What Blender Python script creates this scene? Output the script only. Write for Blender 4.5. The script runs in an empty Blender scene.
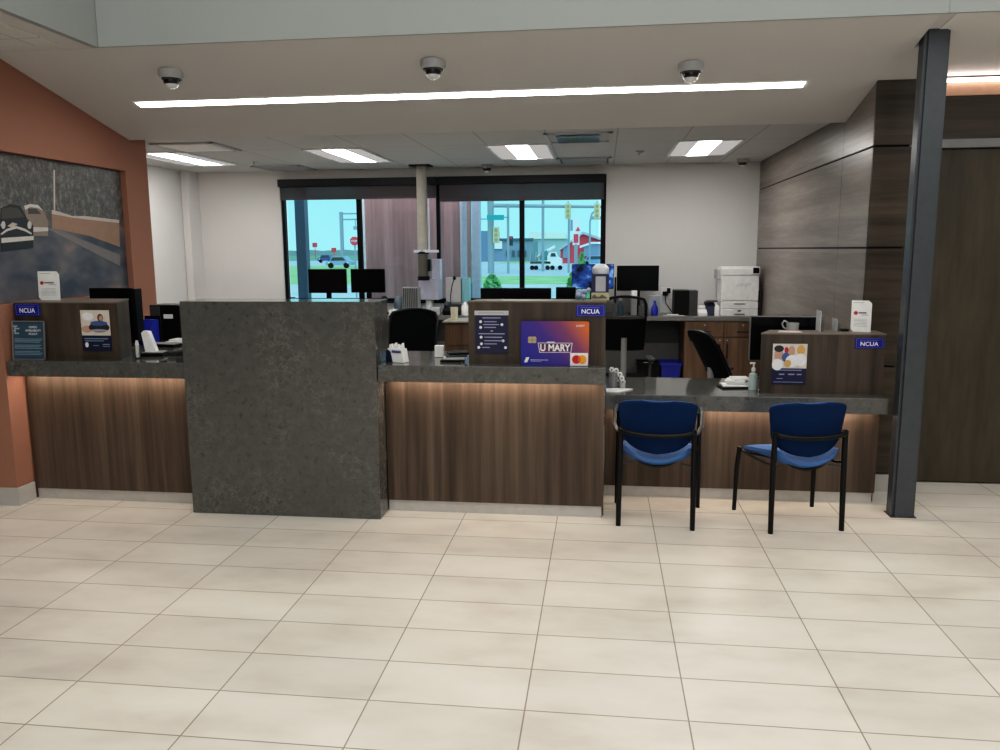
import bpy, bmesh, math, random
from mathutils import Vector, Matrix
random.seed(7)
C = bpy.context.scene.collection
PI = math.pi
# ------------------------------------------------------------------ camera
F = 804.4; PIT, YAW, ROL = math.radians(8.849), math.radians(7.257), math.radians(-0.3565); EYE = Vector((0, 0, 1.727))
fw = Vector((-math.sin(YAW)*math.cos(PIT), math.cos(YAW)*math.cos(PIT), -math.sin(PIT)))
r0 = Vector((math.cos(YAW), math.sin(YAW), 0)); u0 = r0.cross(fw)
rt = r0*math.cos(ROL)+u0*math.sin(ROL); up = -r0*math.sin(ROL)+u0*math.cos(ROL)
cd = bpy.data.cameras.new('camera'); cam = bpy.data.objects.new('camera', cd); C.objects.link(cam)
cd.sensor_width = 36; cd.lens = F*36/1000; cd.clip_end = 2000
cam.matrix_world = Matrix(((rt.x, up.x, -fw.x, 0), (rt.y, up.y, -fw.y, 0), (rt.z, up.z, -fw.z, EYE.z), (0, 0, 0, 1)))
bpy.context.scene.camera = cam
def at(x, y, ax, v):                      # survey helper: the point of a sight line on the plane axis = v
    d = fw+rt*((x-500)/F)+up*((375-y)/F); i = 'XYZ'.index(ax); t = (v-EYE[i])/d[i]
    return EYE+d*t
# ------------------------------------------------------------------ materials
MATS = {}
def mat(name, col, rough=.5, metal=0., spec=.5, emit=None, estr=0., alpha=None, trans=0.):
    if name in MATS: return MATS[name]
    m = bpy.data.materials.new(name); m.use_nodes = True; nt = m.node_tree; b = nt.nodes['Principled BSDF']
    b.inputs['Base Color'].default_value = (*col, 1); b.inputs['Roughness'].default_value = rough
    b.inputs['Metallic'].default_value = metal; b.inputs['Specular IOR Level'].default_value = spec
    if emit: b.inputs['Emission Color'].default_value = (*emit, 1); b.inputs['Emission Strength'].default_value = estr
    if trans: b.inputs['Transmission Weight'].default_value = trans
    if not emit and not trans and max(col) > 0:        # a little procedural mottling everywhere
        N = nt.nodes.new; L = nt.links.new
        g = N('ShaderNodeNewGeometry'); n = N('ShaderNodeTexNoise'); n.inputs['Scale'].default_value = 18; n.inputs['Detail'].default_value = 3
        L(g.outputs['Position'], n.inputs['Vector'])
        r = N('ShaderNodeValToRGB'); L(n.outputs['Fac'], r.inputs['Fac'])
        r.color_ramp.elements[0].position = .3; r.color_ramp.elements[1].position = .7
        r.color_ramp.elements[0].color = (*[c*.93 for c in col], 1); r.color_ramp.elements[1].color = (*[min(1, c*1.05) for c in col], 1)
        L(r.outputs['Color'], b.inputs['Base Color'])
    MATS[name] = m; return m
def emis(name, col, s):
    if name in MATS: return MATS[name]
    m = bpy.data.materials.new(name); m.use_nodes = True; nt = m.node_tree; nt.nodes.remove(nt.nodes['Principled BSDF'])
    e = nt.nodes.new('ShaderNodeEmission'); e.inputs['Color'].default_value = (*col, 1); e.inputs['Strength'].default_value = s
    nt.links.new(e.outputs[0], nt.nodes['Material Output'].inputs[0]); MATS[name] = m; return m
class NT:
    def __init__(s, name, rough=.5, spec=.5):
        s.m = bpy.data.materials.new(name); s.m.use_nodes = True; s.t = s.m.node_tree; s.b = s.t.nodes['Principled BSDF']
        s.b.inputs['Roughness'].default_value = rough; s.b.inputs['Specular IOR Level'].default_value = spec
        s.pos = s.n('ShaderNodeNewGeometry').outputs['Position']
    def n(s, k, **kw):
        x = s.t.nodes.new(k)
        for a, v in kw.items(): setattr(x, a, v)
        return x
    def l(s, a, b): s.t.links.new(a, b)
    def mapping(s, scale=(1, 1, 1), loc=(0, 0, 0)):
        m = s.n('ShaderNodeMapping'); m.inputs['Scale'].default_value = scale; m.inputs['Location'].default_value = loc
        s.l(s.pos, m.inputs['Vector']); return m.outputs[0]
    def noise(s, vec, scale, detail=4, rough=.55):
        x = s.n('ShaderNodeTexNoise'); x.inputs['Scale'].default_value = scale; x.inputs['Detail'].default_value = detail
        x.inputs['Roughness'].default_value = rough; s.l(vec, x.inputs['Vector']); return x.outputs['Fac']
    def ramp(s, fac, stops):
        r = s.n('ShaderNodeValToRGB'); s.l(fac, r.inputs['Fac']); e = r.color_ramp.elements
        while len(e) < len(stops): e.new(.5)
        for el, (p, c) in zip(e, stops): el.position = p; el.color = (*c, 1)
        return r.outputs['Color']
    def mix(s, a, b, f, mode='MIX'):
        x = s.n('ShaderNodeMix', data_type='RGBA', blend_type=mode)
        for sock, v in ((x.inputs[6], a), (x.inputs[7], b), (x.inputs[0], f)):
            if hasattr(v, 'links'): s.l(v, sock)
            else: sock.default_value = v if isinstance(v, (int, float)) else (*v, 1)
        return x.outputs[2]
    def done(s, col): s.l(col, s.b.inputs['Base Color']); return s.m
def wood(name, c0, c1, c2, scale, plank_axis=0, plank=.11, rough=.45):
    t = NT(name, rough, .35)
    f1 = t.noise(t.mapping(scale), 1, 6, .6); f2 = t.noise(t.mapping([q*3.1 for q in scale]), 1, 4, .6)
    col = t.ramp(f1, [(.3, c0), (.5, c1), (.72, c2)])
    col = t.mix(col, t.ramp(f2, [(.35, (.72,)*3), (.65, (1.15,)*3)]), .6, 'MULTIPLY')
    sp = t.n('ShaderNodeSeparateXYZ'); t.l(t.pos, sp.inputs[0])
    d = t.n('ShaderNodeMath', operation='DIVIDE'); t.l(sp.outputs[plank_axis], d.inputs[0]); d.inputs[1].default_value = plank
    fl = t.n('ShaderNodeMath', operation='FLOOR'); t.l(d.outputs[0], fl.inputs[0])
    wn = t.n('ShaderNodeTexWhiteNoise', noise_dimensions='1D'); t.l(fl.outputs[0], wn.inputs['W'])
    col = t.mix(col, t.ramp(wn.outputs['Value'], [(0, (.8, .78, .76)), (1, (1.22, 1.22, 1.22))]), .8, 'MULTIPLY')
    return t.done(col)
def stone():
    t = NT('dark_quartz', .09, .5)
    v = t.mapping()
    base = t.ramp(t.noise(v, 16, 8, .72), [(.3, (.075, .075, .07)), (.5, (.092, .091, .084)), (.7, (.11, .108, .1))])
    vein = t.ramp(t.noise(v, 11, 8, .72), [(.478, (0,)*3), (.5, (1,)*3), (.522, (0,)*3)])
    msk = t.ramp(t.noise(v, 2.6, 5, .65), [(.46, (.06,)*3), (.6, (1,)*3)])
    fac = t.mix(vein, msk, 1., 'MULTIPLY'); fac = t.mix(fac, (.33,)*3, 1., 'MULTIPLY')
    spot = t.ramp(t.noise(v, 26, 3, .5), [(.3, (.7,)*3), (.4, (1,)*3)]); base = t.mix(base, spot, 1., 'MULTIPLY')
    col = t.mix(base, (.3, .29, .27), fac)
    return t.done(col)
def floor_mat():
    t = NT('floor_porcelain_tile', .38, .4)
    br = t.n('ShaderNodeTexBrick', offset=0., squash=1.)
    for k, v in (('Scale', 1), ('Mortar Size', .0032), ('Mortar Smooth', .2), ('Bias', 0), ('Brick Width', .6096), ('Row Height', .3048)): br.inputs[k].default_value = v
    br.inputs['Color1'].default_value = (.94,)*3+(1,); br.inputs['Color2'].default_value = (1.04,)*3+(1,); br.inputs['Mortar'].default_value = (.42, .38, .34, 1)
    t.l(t.mapping(loc=(.881+.6096*40, -2.8075+.3048*60, 0)), br.inputs['Vector'])
    cl = t.ramp(t.noise(t.mapping((1.6, 3.2, 1)), 1, 4, .55), [(.3, (.62, .57, .505)), (.5, (.72, .675, .6)), (.7, (.77, .73, .66))])
    t.l(t.ramp(t.noise(t.mapping(), 9, 3), [(.3, (.3,)*3), (.7, (.45,)*3)]), t.b.inputs['Roughness'])
    return t.done(t.mix(cl, br.outputs['Color'], 1., 'MULTIPLY'))
def ceil_tile(name, ox, oy, w, h, col, line=(.5, .49, .47)):
    t = NT(name, .9, .1); br = t.n('ShaderNodeTexBrick', offset=0., squash=1.)
    for k, v in (('Scale', 1), ('Mortar Size', .007), ('Mortar Smooth', .1), ('Bias', 0), ('Brick Width', w), ('Row Height', h)): br.inputs[k].default_value = v
    br.inputs['Color1'].default_value = (*col, 1); br.inputs['Color2'].default_value = (*[c*.97 for c in col], 1); br.inputs['Mortar'].default_value = (*line, 1)
    t.l(t.mapping(loc=(-ox+w*40, -oy+h*40, 0)), br.inputs['Vector'])
    sp = t.ramp(t.noise(t.mapping(), 140, 2), [(.35, (.9,)*3), (.55, (1,)*3)])
    return t.done(t.mix(br.outputs['Color'], sp, 1., 'MULTIPLY'))
def paint(name, col, var=.04, rough=.7, scale=1.2):
    t = NT(name, rough, .3)
    return t.done(t.ramp(t.noise(t.mapping(), scale, 4), [(.3, tuple(c*(1-var) for c in col)), (.7, tuple(c*(1+var) for c in col))]))
def glass(name, tint, gl=.06):
    m = bpy.data.materials.new(name); m.use_nodes = True; nt = m.node_tree; nt.nodes.remove(nt.nodes['Principled BSDF'])
    tr = nt.nodes.new('ShaderNodeBsdfTransparent'); tr.inputs[0].default_value = (*tint, 1)
    g = nt.nodes.new('ShaderNodeBsdfGlossy'); g.inputs['Roughness'].default_value = .02
    mx = nt.nodes.new('ShaderNodeMixShader'); mx.inputs[0].default_value = gl
    nt.links.new(tr.outputs[0], mx.inputs[1]); nt.links.new(g.outputs[0], mx.inputs[2]); nt.links.new(mx.outputs[0], nt.nodes['Material Output'].inputs[0]); return m
def screen_fabric(name, col, see):
    m = bpy.data.materials.new(name); m.use_nodes = True; nt = m.node_tree; b = nt.nodes['Principled BSDF']
    b.inputs['Base Color'].default_value = (*col, 1); b.inputs['Roughness'].default_value = .9
    tr = nt.nodes.new('ShaderNodeBsdfTransparent'); mx = nt.nodes.new('ShaderNodeMixShader'); mx.inputs[0].default_value = see
    nt.links.new(b.outputs[0], mx.inputs[1]); nt.links.new(tr.outputs[0], mx.inputs[2]); nt.links.new(mx.outputs[0], nt.nodes['Material Output'].inputs[0]); return m

M_FLOOR = floor_mat(); M_STONE = stone()
WV = wood('laminate_vertical', (.05, .036, .026), (.086, .061, .045), (.128, .094, .07), (14, 14, .5), 0, .085)
WBOX = wood('laminate_box', (.038, .028, .021), (.06, .045, .034), (.092, .071, .055), (9, 9, .6), 0, .12)
WH = wood('panel_horizontal', (.165, .142, .122), (.215, .188, .164), (.27, .24, .212), (.8, .8, 13), 2, .13, .3)
WHD = wood('panel_horizontal_dark', (.036, .027, .019), (.056, .043, .031), (.08, .063, .048), (.8, .8, 13), 2, .13, .4)
WDOOR = wood('door_veneer', (.043, .035, .023), (.054, .044, .029), (.068, .056, .038), (6, 6, .9), 0, .3, .5)
WCAB = wood('cabinet_veneer', (.085, .05, .03), (.13, .078, .047), (.17, .105, .066), (11, 11, .7), 0, .42)
BROWN = paint('terracotta_paint', (.34, .165, .115)); WHITE = paint('wall_white', (.74, .725, .705), .02)
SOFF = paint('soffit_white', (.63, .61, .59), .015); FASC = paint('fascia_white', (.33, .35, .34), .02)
CEIL = ceil_tile('acoustic_tile', -4.765, 9.03, .6096, 1.2192, (.6, .6, .59), (.4, .4, .39))
CEIL2 = ceil_tile('acoustic_tile_front', -3.545, 4.72, .6096, .6096, (.7, .68, .64))
GREYB = paint('grey_cove_base', (.46, .445, .42)); METAL = mat('brushed_plinth', (.52, .5, .47), .4, .3)
STEEL = mat('column_steel_paint', (.06, .067, .075), .34, .25, .6); BLK = mat('black_plastic', (.004, .004, .0045), .45, 0, .2); BLKM = mat('black_metal', (.004, .004, .005), .4, 0, .3)
DGREY = mat('dark_grey_plastic', (.05, .05, .052), .5); GREY = mat('grey_plastic', (.28, .28, .28), .5); LGREY = mat('light_grey', (.5, .5, .5), .5)
WHT = mat('white_plastic', (.84, .83, .82), .4); PAPER = mat('paper_white', (.8, .8, .78), .8); CREAM = mat('cream_plastic', (.72, .66, .5), .5)
BLUE = mat('blue_fabric', (.065, .15, .36), .85, 0, .2); BLUED = mat('blue_fabric_back', (.0012, .019, .07), .85, 0, .2)
BLUEP = mat('blue_bin', (.01, .02, .3), .45); NAVY = mat('navy_print', (.007, .009, .045), .5); NCUAB = mat('ncua_blue', (.006, .009, .24), .5)
SLATE = mat('slate_blue_print', (.035, .075, .115), .5); SILV = mat('silver', (.5, .5, .5), .3, .8); SCRN = mat('screen_black', (.002, .0025, .004), .2, 0, .25)
MESH = mat('mesh_black', (.004, .005, .006), .9, 0, .1); FRAME = mat('window_frame_black', (.003, .004, .006), .5, 0, .2); TAN = mat('tan_paint', (.37, .35, .3), .5)
OLIVE = mat('olive_dark', (.09, .085, .07), .4); LAV = mat('lavender_grey', (.55, .55, .66), .5); RED = mat('red_print', (.45, .02, .03), .5)
CLEAR = glass('clear_acrylic', (.9, .92, .92), .12); GLS = glass('window_glass', (.86, .97, .98), .035); SHADE = screen_fabric('shade_fabric', (.09, .083, .092), .14)
LED = emis('led_white', (1, .94, .88), 19.); LEDW = emis('led_warm', (1, .79, .62), 23.); LEDC = emis('led_cove', (1, .84, .77), 6)
TROF = emis('troffer_lens', (1, .97, .94), 21); TROF2 = emis('troffer_wing', (1, .96, .93), .42)

# ------------------------------------------------------------------ mesh builder
ORG = {}
def org(p):
    while p is not None:
        if p.name in ORG: return ORG[p.name]
        p = p.parent
    return None
class MB:
    def __init__(s): s.bm = bmesh.new()
    def _new(s, f):
        n = len(s.bm.verts); f(); s.bm.verts.ensure_lookup_table(); return s.bm.verts[n:]
    def box(s, x0, x1, y0, y1, z0, z1, bev=0, M=None, seg=2):
        t = bmesh.new(); bmesh.ops.create_cube(t, size=1)
        for v in t.verts: v.co = Vector(((x0+x1)/2+v.co.x*(x1-x0), (y0+y1)/2+v.co.y*(y1-y0), (z0+z1)/2+v.co.z*(z1-z0)))
        if bev: bmesh.ops.bevel(t, geom=t.edges[:], offset=min(bev, .49*min(abs(x1-x0), abs(y1-y0), abs(z1-z0))), segments=seg, affect='EDGES', profile=.5)
        return s.add(t, M)
    def add(s, t, M=None):
        if M: t.transform(M)
        me = bpy.data.meshes.new('t'); t.to_mesh(me); t.free(); s.bm.from_mesh(me); bpy.data.meshes.remove(me); return s
    def tube(s, pts, r, n=10, closed=False):
        pts = [Vector(p) for p in pts]; rs = r if isinstance(r, (list, tuple)) else [r]*len(pts); rings = []; pr = None
        for i, p in enumerate(pts):
            a = pts[max(i-1, 0)]; b = pts[min(i+1, len(pts)-1)]; d = (b-a).normalized()
            x = (Vector((0, 0, 1)) if abs(d.z) < .9 else Vector((1, 0, 0))) if pr is None else pr
            x = (x-d*x.dot(d)).normalized(); pr = x; y = d.cross(x)
            rings.append([s.bm.verts.new(p+(x*math.cos(2*PI*k/n)+y*math.sin(2*PI*k/n))*rs[i]) for k in range(n)])
        for i in range(len(rings)-1):
            for k in range(n): s.bm.faces.new((rings[i][k], rings[i][(k+1) % n], rings[i+1][(k+1) % n], rings[i+1][k]))
        s.bm.faces.new(rings[0][::-1]); s.bm.faces.new(rings[-1]); return s
    def lathe(s, prof, c=(0, 0, 0), n=20, M=None):
        t = bmesh.new(); rings = []
        for r, z in prof: rings.append([t.verts.new((c[0]+r*math.cos(2*PI*k/n), c[1]+r*math.sin(2*PI*k/n), c[2]+z)) for k in range(n)])
        for i in range(len(rings)-1):
            for k in range(n): t.faces.new((rings[i][k], rings[i][(k+1) % n], rings[i+1][(k+1) % n], rings[i+1][k]))
        t.faces.new(rings[0][::-1]); t.faces.new(rings[-1]); return s.add(t, M)
    def prism(s, poly, ax, a, b, M=None):     # poly in the two other axes (cyclic order)
        t = bmesh.new()
        def pt(u, v, w): return {'X': (w, u, v), 'Y': (u, w, v), 'Z': (u, v, w)}[ax]
        A = [t.verts.new(pt(u, v, a)) for u, v in poly]; B = [t.verts.new(pt(u, v, b)) for u, v in poly]; n = len(poly)
        t.faces.new(A[::-1]); t.faces.new(B)
        for i in range(n): t.faces.new((A[i], A[(i+1) % n], B[(i+1) % n], B[i]))
        bmesh.ops.recalc_face_normals(t, faces=t.faces[:]); return s.add(t, M)
    def surf(s, fn, nu, nv, off):             # closed sheet: fn(u,v) and fn+off
        A = [[s.bm.verts.new(fn(i/nu, j/nv)) for j in range(nv+1)] for i in range(nu+1)]
        B = [[s.bm.verts.new(Vector(fn(i/nu, j/nv))+Vector(off(i/nu, j/nv))) for j in range(nv+1)] for i in range(nu+1)]
        f = s.bm.faces.new
        for i in range(nu):
            for j in range(nv):
                f((A[i][j], A[i+1][j], A[i+1][j+1], A[i][j+1])); f((B[i][j], B[i][j+1], B[i+1][j+1], B[i+1][j]))
        for i in range(nu): f((A[i][0], B[i][0], B[i+1][0], A[i+1][0])); f((A[i][nv], A[i+1][nv], B[i+1][nv], B[i][nv]))
        for j in range(nv): f((A[0][j], A[0][j+1], B[0][j+1], B[0][j])); f((A[nu][j], B[nu][j], B[nu][j+1], A[nu][j+1]))
        return s
    def ball(s, c, r, rz=None, n=12):
        t = bmesh.new(); bmesh.ops.create_uvsphere(t, u_segments=n, v_segments=max(6, n*2//3), radius=1)
        t.transform(Matrix.Translation(c) @ Matrix.Diagonal((r, r, rz or r, 1))); return s.add(t)
    def build(s, name, m, parent=None, smooth=False):
        bmesh.ops.recalc_face_normals(s.bm, faces=s.bm.faces[:])
        o0 = org(parent)
        if o0 is None and parent is None:
            vs = [v.co for v in s.bm.verts]; lo = [min(v[i] for v in vs) for i in range(3)]; hi = [max(v[i] for v in vs) for i in range(3)]
            o0 = Vector(((lo[0]+hi[0])/2, (lo[1]+hi[1])/2, lo[2]))
        if o0: bmesh.ops.translate(s.bm, verts=s.bm.verts[:], vec=-Vector(o0))
        me = bpy.data.meshes.new(name); s.bm.to_mesh(me); s.bm.free(); me.materials.append(m)
        if smooth:
            for p in me.polygons: p.use_smooth = True
            try: me.set_sharp_from_angle(angle=math.radians(40))
            except Exception: pass
        ob = bpy.data.objects.new(name, me); C.objects.link(ob)
        if parent: ob.parent = parent
        elif o0: ob.location = o0
        if parent is None: ORG[ob.name] = Vector(o0) if o0 else Vector()
        return ob
def tag(o, label, cat, group=None):
    o['label'] = label; o['category'] = cat
    if group: o['group'] = group
    return o
def thing(name, label, cat, loc=(0, 0, 0), rotz=0, group=None, local=False):
    o = bpy.data.objects.new(name, None); C.objects.link(o); o.location = loc; o.rotation_euler = (0, 0, rotz); o.empty_display_size = .05
    ORG[o.name] = Vector() if local else Vector(loc); return tag(o, label, cat, group)
def struct(o): o['kind'] = 'structure'; return o
def dup(root, loc, rotz=None, label=None):
    r = root.copy(); C.objects.link(r); r.location = loc
    if rotz is not None: r.rotation_euler = (0, 0, rotz)
    if label: r['label'] = label
    for ch in list(root.children):
        c = ch.copy(); C.objects.link(c); c.parent = r
        for g in list(ch.children):
            d = g.copy(); C.objects.link(d); d.parent = c
    return r
def text(s, m, loc, width, parent, name='lettering', height=None, rot=(PI/2, 0, 0), bold=0.):
    cu = bpy.data.curves.new('t', 'FONT'); cu.body = s; cu.align_x = 'CENTER'; cu.align_y = 'CENTER'; cu.size = 1; cu.extrude = .004; cu.offset = bold
    ob = bpy.data.objects.new('t', cu); C.objects.link(ob); bpy.context.view_layer.update()
    me = bpy.data.meshes.new_from_object(ob.evaluated_get(bpy.context.evaluated_depsgraph_get())); bpy.data.objects.remove(ob); bpy.data.curves.remove(cu)
    xs = [v.co.x for v in me.vertices]; ys = [v.co.y for v in me.vertices]
    w = max(xs)-min(xs); h = max(ys)-min(ys); cx = (max(xs)+min(xs))/2; cy = (max(ys)+min(ys))/2
    k = width/w; kh = height/h if height else k
    R = Matrix.LocRotScale(Vector(loc)-(org(parent) or Vector()), __import__('mathutils').Euler(rot), None)
    for v in me.vertices: v.co = R @ Vector(((v.co.x-cx)*k, (v.co.y-cy)*kh, v.co.z*.12))
    me.materials.append(m); me.name = name; o = bpy.data.objects.new(name, me); C.objects.link(o); o.parent = parent; return o
def B(x0, x1, y0, y1, z0, z1, bev=0): return MB().box(x0, x1, y0, y1, z0, z1, bev)
def bars(lst, y):                          # rows of illegible print on a plane facing -Y: (x0,x1,z0,z1)
    m = MB()
    for x0, x1, z0, z1 in lst: m.box(x0, x1, y-.0015, y, z0, z1)
    return m

# ------------------------------------------------------------------ the setting
struct(B(-9, 7, -7, 9.9, -.1, 0).build('floor', M_FLOOR))
w = MB().box(-9, -4.04, 4.9, 6.82, 0, 3.4).box(-4.04, -3.983, 4.9, 6.82, 0, 1.385).box(-4.04, -3.983, 4.9, 6.82, 2.40, 3.4)
w.box(-4.04, -3.983, 6.484, 6.82, 1.385, 2.40); struct(w.build('wall_left', BROWN))
struct(B(-5.35, -5.2, 6.82, 10.1, 0, 3.4).build('wall_office_left', WHITE))
w = MB().box(-5.2, -4.03, 9.9, 10.1, 0, 3.4).box(.03, 2.3, 9.9, 10.1, 0, 3.4).box(-4.03, .03, 9.9, 10.1, 2.61, 3.4).box(-4.03, .03, 9.9, 10.1, 0, 1.09)
struct(w.build('wall_back', WHITE))
w = MB().box(-5.19, -5.10, 9.62, 9.9, 0, 2.715); struct(w.build('trim_1', WHITE))
# wood wall on the right, panels with dark reveals
DARK = mat('reveal_dark', (.006, .005, .005), .8)
core = MB().box(1.81, 2.035, 5.88, 9.9, 0, 2.83); struct(core.build('wall_right', DARK))
ys = [5.872, 6.575, 9.9]; zs = [.13, .905, 1.725, 2.40, 2.83]
def soz(y): return 2.66+.236*(6.57-y)
for j in range(4):
    m = MB()
    for i in range(2):
        y0 = ys[i]+(.003 if i else 0); y1 = ys[i+1]-.003; z0 = zs[j]+.007; z1 = zs[j+1]-.007 if j < 3 else None
        if j < 3: m.box(1.8, 1.82, y0, y1, z0, z1)
        elif i == 0: m.prism([(y0, z0), (y1, z0), (y1, soz(y1)-.004), (y0, soz(y0)-.004)], 'X', 1.8, 1.82)
        else: m.box(1.8, 1.82, y0, y1, z0, 2.712)
    struct(m.build('wall_right', WH))
    m = MB(); m.box(1.8, 2.045, 5.86, 5.885, zs[j]+.007, (zs[j+1]-.007 if j < 3 else 2.825)); struct(m.build('wall_right', WHD))
struct(B(1.79, 2.045, 5.85, 5.88, 0, .125).build('baseboard_right', GREYB))
# corridor wall with sliding door beyond the column
struct(B(2.04, 6, 6.19, 6.35, 0, 3.4).build('wall_corridor', WHD))
d = struct(B(2.12, 3.75, 6.13, 6.17, .012, 2.40, .003).build('door_1', WDOOR))
h = MB().tube([(3.6, 6.09, .9), (3.6, 6.09, 1.25)], .012).box(3.59, 3.61, 6.09, 6.13, .92, .94).box(3.59, 3.61, 6.09, 6.13, 1.21, 1.23).build('door_handle', SILV, d)
struct(B(2.1, 5.2, 6.09, 6.19, 2.405, 2.465, .004).build('trim_2', mat('track_grey', (.2, .2, .2), .4, .3)))
struct(B(2.06, 6, 6.165, 6.19, 2.465, 2.76).build('wall_corridor_header', WHD))
struct(B(2.06, 6, 6.17, 6.19, 2.765, 2.85).build('trim_3', mat('lit_veneer_band', (.5, .3, .2), .5)))  # cove glow on the wall's top wood, put into this tan colour
# soffit, ceilings, fascia
soff = MB().prism([(5.05, 3.019), (6.57, 2.66), (6.57, 3.4), (5.05, 3.4)], 'X', -3.98, 1.865).prism([(5.05, 3.022), (5.43, 2.985), (5.43, 3.4), (5.05, 3.4)], 'X', 1.8655, 1.95).prism([(5.431, soz(5.431)), (6.13, soz(6.13)), (6.13, 3.4), (5.431, 3.4)], 'X', 1.8655, 2.05); struct(soff.build('ceiling_soffit', SOFF))
struct(MB().prism([(5.05, 3.019), (5.43, 2.979), (5.43, 3.4), (5.05, 3.4)], 'X', 1.9505, 6).prism([(5.43, 2.979), (6.19, 2.90), (6.19, 3.4), (5.43, 3.4)], 'X', 2.0505, 6).build('ceiling_corridor', paint('corridor_ceiling', (.78, .75, .72))))
struct(B(-5.2, 1.8, 6.575, 9.9, 2.715, 2.8).build('ceiling', CEIL))
m = MB().box(-9, -3.983, -7, 4.895, 3.02, 3.1).box(-3.983, -3.265, -7, 5.045, 3.02, 3.1)
struct(m.build('ceiling_front', SOFF))
struct(B(-8, -3.39, .02, 4.885, 3.008, 3.019).build('ceiling_tile_inset', CEIL2))
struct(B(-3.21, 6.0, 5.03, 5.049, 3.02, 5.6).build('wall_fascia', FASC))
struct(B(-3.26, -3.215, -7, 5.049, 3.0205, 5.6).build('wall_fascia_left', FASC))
struct(B(1.9, 1.906, 5.027, 5.03, 3.02, 5.5).build('trim_4', mat('joint_grey', (.3, .31, .3), .8)))
struct(B(-3.2, 6, -7, 4.99, 5.6, 5.7).build('ceiling_atrium', SOFF))
struct(B(6, 6.1, -7, 6.3, 0, 5.7).build('wall_atrium_right', FASC)); struct(B(-9, 6, -7.1, -7, 0, 5.7).build('wall_front', FASC)); struct(B(-9.1, -9, -7, 4.9, 0, 3.1).build('wall_atrium_left', FASC))
bb = MB().box(-9, -3.968, 4.888, 4.9, 0, .125).box(-3.983, -3.968, 4.9, 5.055, 0, .125); struct(bb.build('baseboard_left', GREYB))
# window
win = struct(MB().box(-4.03, .03, 9.93, 9.99, 2.55, 2.61).box(-4.03, .03, 9.93, 9.99, 1.09, 1.13).box(-4.03, -3.99, 9.93, 9.99, 1.09, 2.61).box(-.03, .03, 9.93, 9.99, 1.09, 2.61).build('window_1', FRAME))
mull = [at(360, 240, 'Y', 9.95).x, at(438.7, 240, 'Y', 9.95).x, at(522, 240, 'Y', 9.95).x]
for i, x in enumerate(mull): B(x-(.03 if i != 1 else .022), x+(.03 if i != 1 else .022), 9.935, 9.985, 1.13, 2.55).build('mullion', FRAME, win)
xs = [-3.99]+mull+[-.03]
for i in range(4): B(xs[i]+.025, xs[i+1]-.025, 9.958, 9.964, 1.13, 2.55).build('pane', GLS, win)
struct(B(-4.03, .03, 9.86, 9.93, 1.075, 1.092).build('trim_5', FRAME))

# ------------------------------------------------------------------ big things at the front
c = thing('steel_column', 'dark grey square steel column standing right of the chairs', 'column', (1.948, 5.34, 0))
bm = bmesh.new(); bmesh.ops.create_cube(bm, size=1)
for v in bm.verts:
    y = 5.34+v.co.y*.12; v.co = Vector((1.948+v.co.x*.144, y, 0 if v.co.z < 0 else (3.0 if y < 5.34 else 2.985)))
bmesh.ops.bevel(bm, geom=[e for e in bm.edges if abs((e.verts[0].co-e.verts[1].co).normalized().z) > .9], offset=.018, segments=4, affect='EDGES')
MB().add(bm).build('shaft', STEEL, c, True)
MB().box(1.868, 2.028, 5.275, 5.405, 0, .004).build('base_seal', DGREY, c)
tag(B(-2.697, -1.408, 4.88, 5.19, 0, 1.412, .004).build('stone_block', M_STONE), 'tall grey stone slab block splitting the teller counter', 'stone block')
def counter(x0, x1, yf, yb, zt, label1, label2, over=.16, ext=None):
    zb = zt-.105; yp = yf+over
    t = thing('counter_cabinet', label1, 'cabinet', ((x0+x1)/2, (yp+yb)/2, 0), 0, 'wood counter fronts')
    xr = x1-(.003 if ext is None else 0)
    B(x0+.003, xr, yp, yp+.03, .078, zb-.002, .001).build('front_panel', WV, t)
    B(x0+.003, xr-.012, yp+.015, yp+.03, 0, .078).build('kick_plate', METAL, t)
    MB().box(x0+.003, xr, yp+.03, yb-.04, .01, zb-.002).build('cabinet_body', WBOX, t)
    B(x0+.04, xr-.06, yp-.075, yp-.045, zb-.010, zb-.001).build('light_strip', LEDW, t)
    m = MB().box(x0, x1, yf, yb, zb, zt, .003)
    if ext: m.box(*ext, zb, zt, .003)
    tag(m.build('countertop', M_STONE), label2, 'countertop', 'stone countertops')
counter(-3.967, -2.70, 4.9, 5.64, 1.01, 'wood panelled counter front between terracotta wall and stone block', 'stone worktop of left teller counter beside the terracotta wall', ext=(-3.967, -3.15, 5.642, 6.4))
counter(-1.405, .027, 4.9, 5.64, 1.01, 'middle wood panelled counter front right of the stone block', 'stone worktop of middle teller counter under the bank card sign')
counter(.0275, 1.853, 5.4, 6.17, .757, 'low wood panelled counter front behind the blue chairs', 'low stone worktop of the desk behind blue chairs', .15)
def pbox(plan, z0, z1, label):
    xs_ = [p_[0] for p_ in plan]; y0 = min(p_[1] for p_ in plan)
    t = thing('privacy_box', label, 'privacy box', ((min(xs_)+max(xs_))/2, y0, z0), 0, 'wood privacy boxes')
    MB().prism(plan, 'Z', z0, z1-.009).build('box_body', WBOX, t)
    cx_ = sum(xs_)/len(plan); cy_ = sum(p_[1] for p_ in plan)/len(plan)
    MB().prism([(p_[0]+(.003 if p_[0] > cx_ else -.003), p_[1]+(.003 if p_[1] > cy_ else -.003)) for p_ in plan], 'Z', z1-.009, z1).build('top_cap', mat('box_cap', (.17, .14, .115), .45), t)
pbox([(-3.955, 5.0), (-3.205, 5.0), (-3.345, 5.36), (-3.955, 5.36)], 1.01, 1.40, 'wood privacy box on left counter with framed policy sign')
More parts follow.
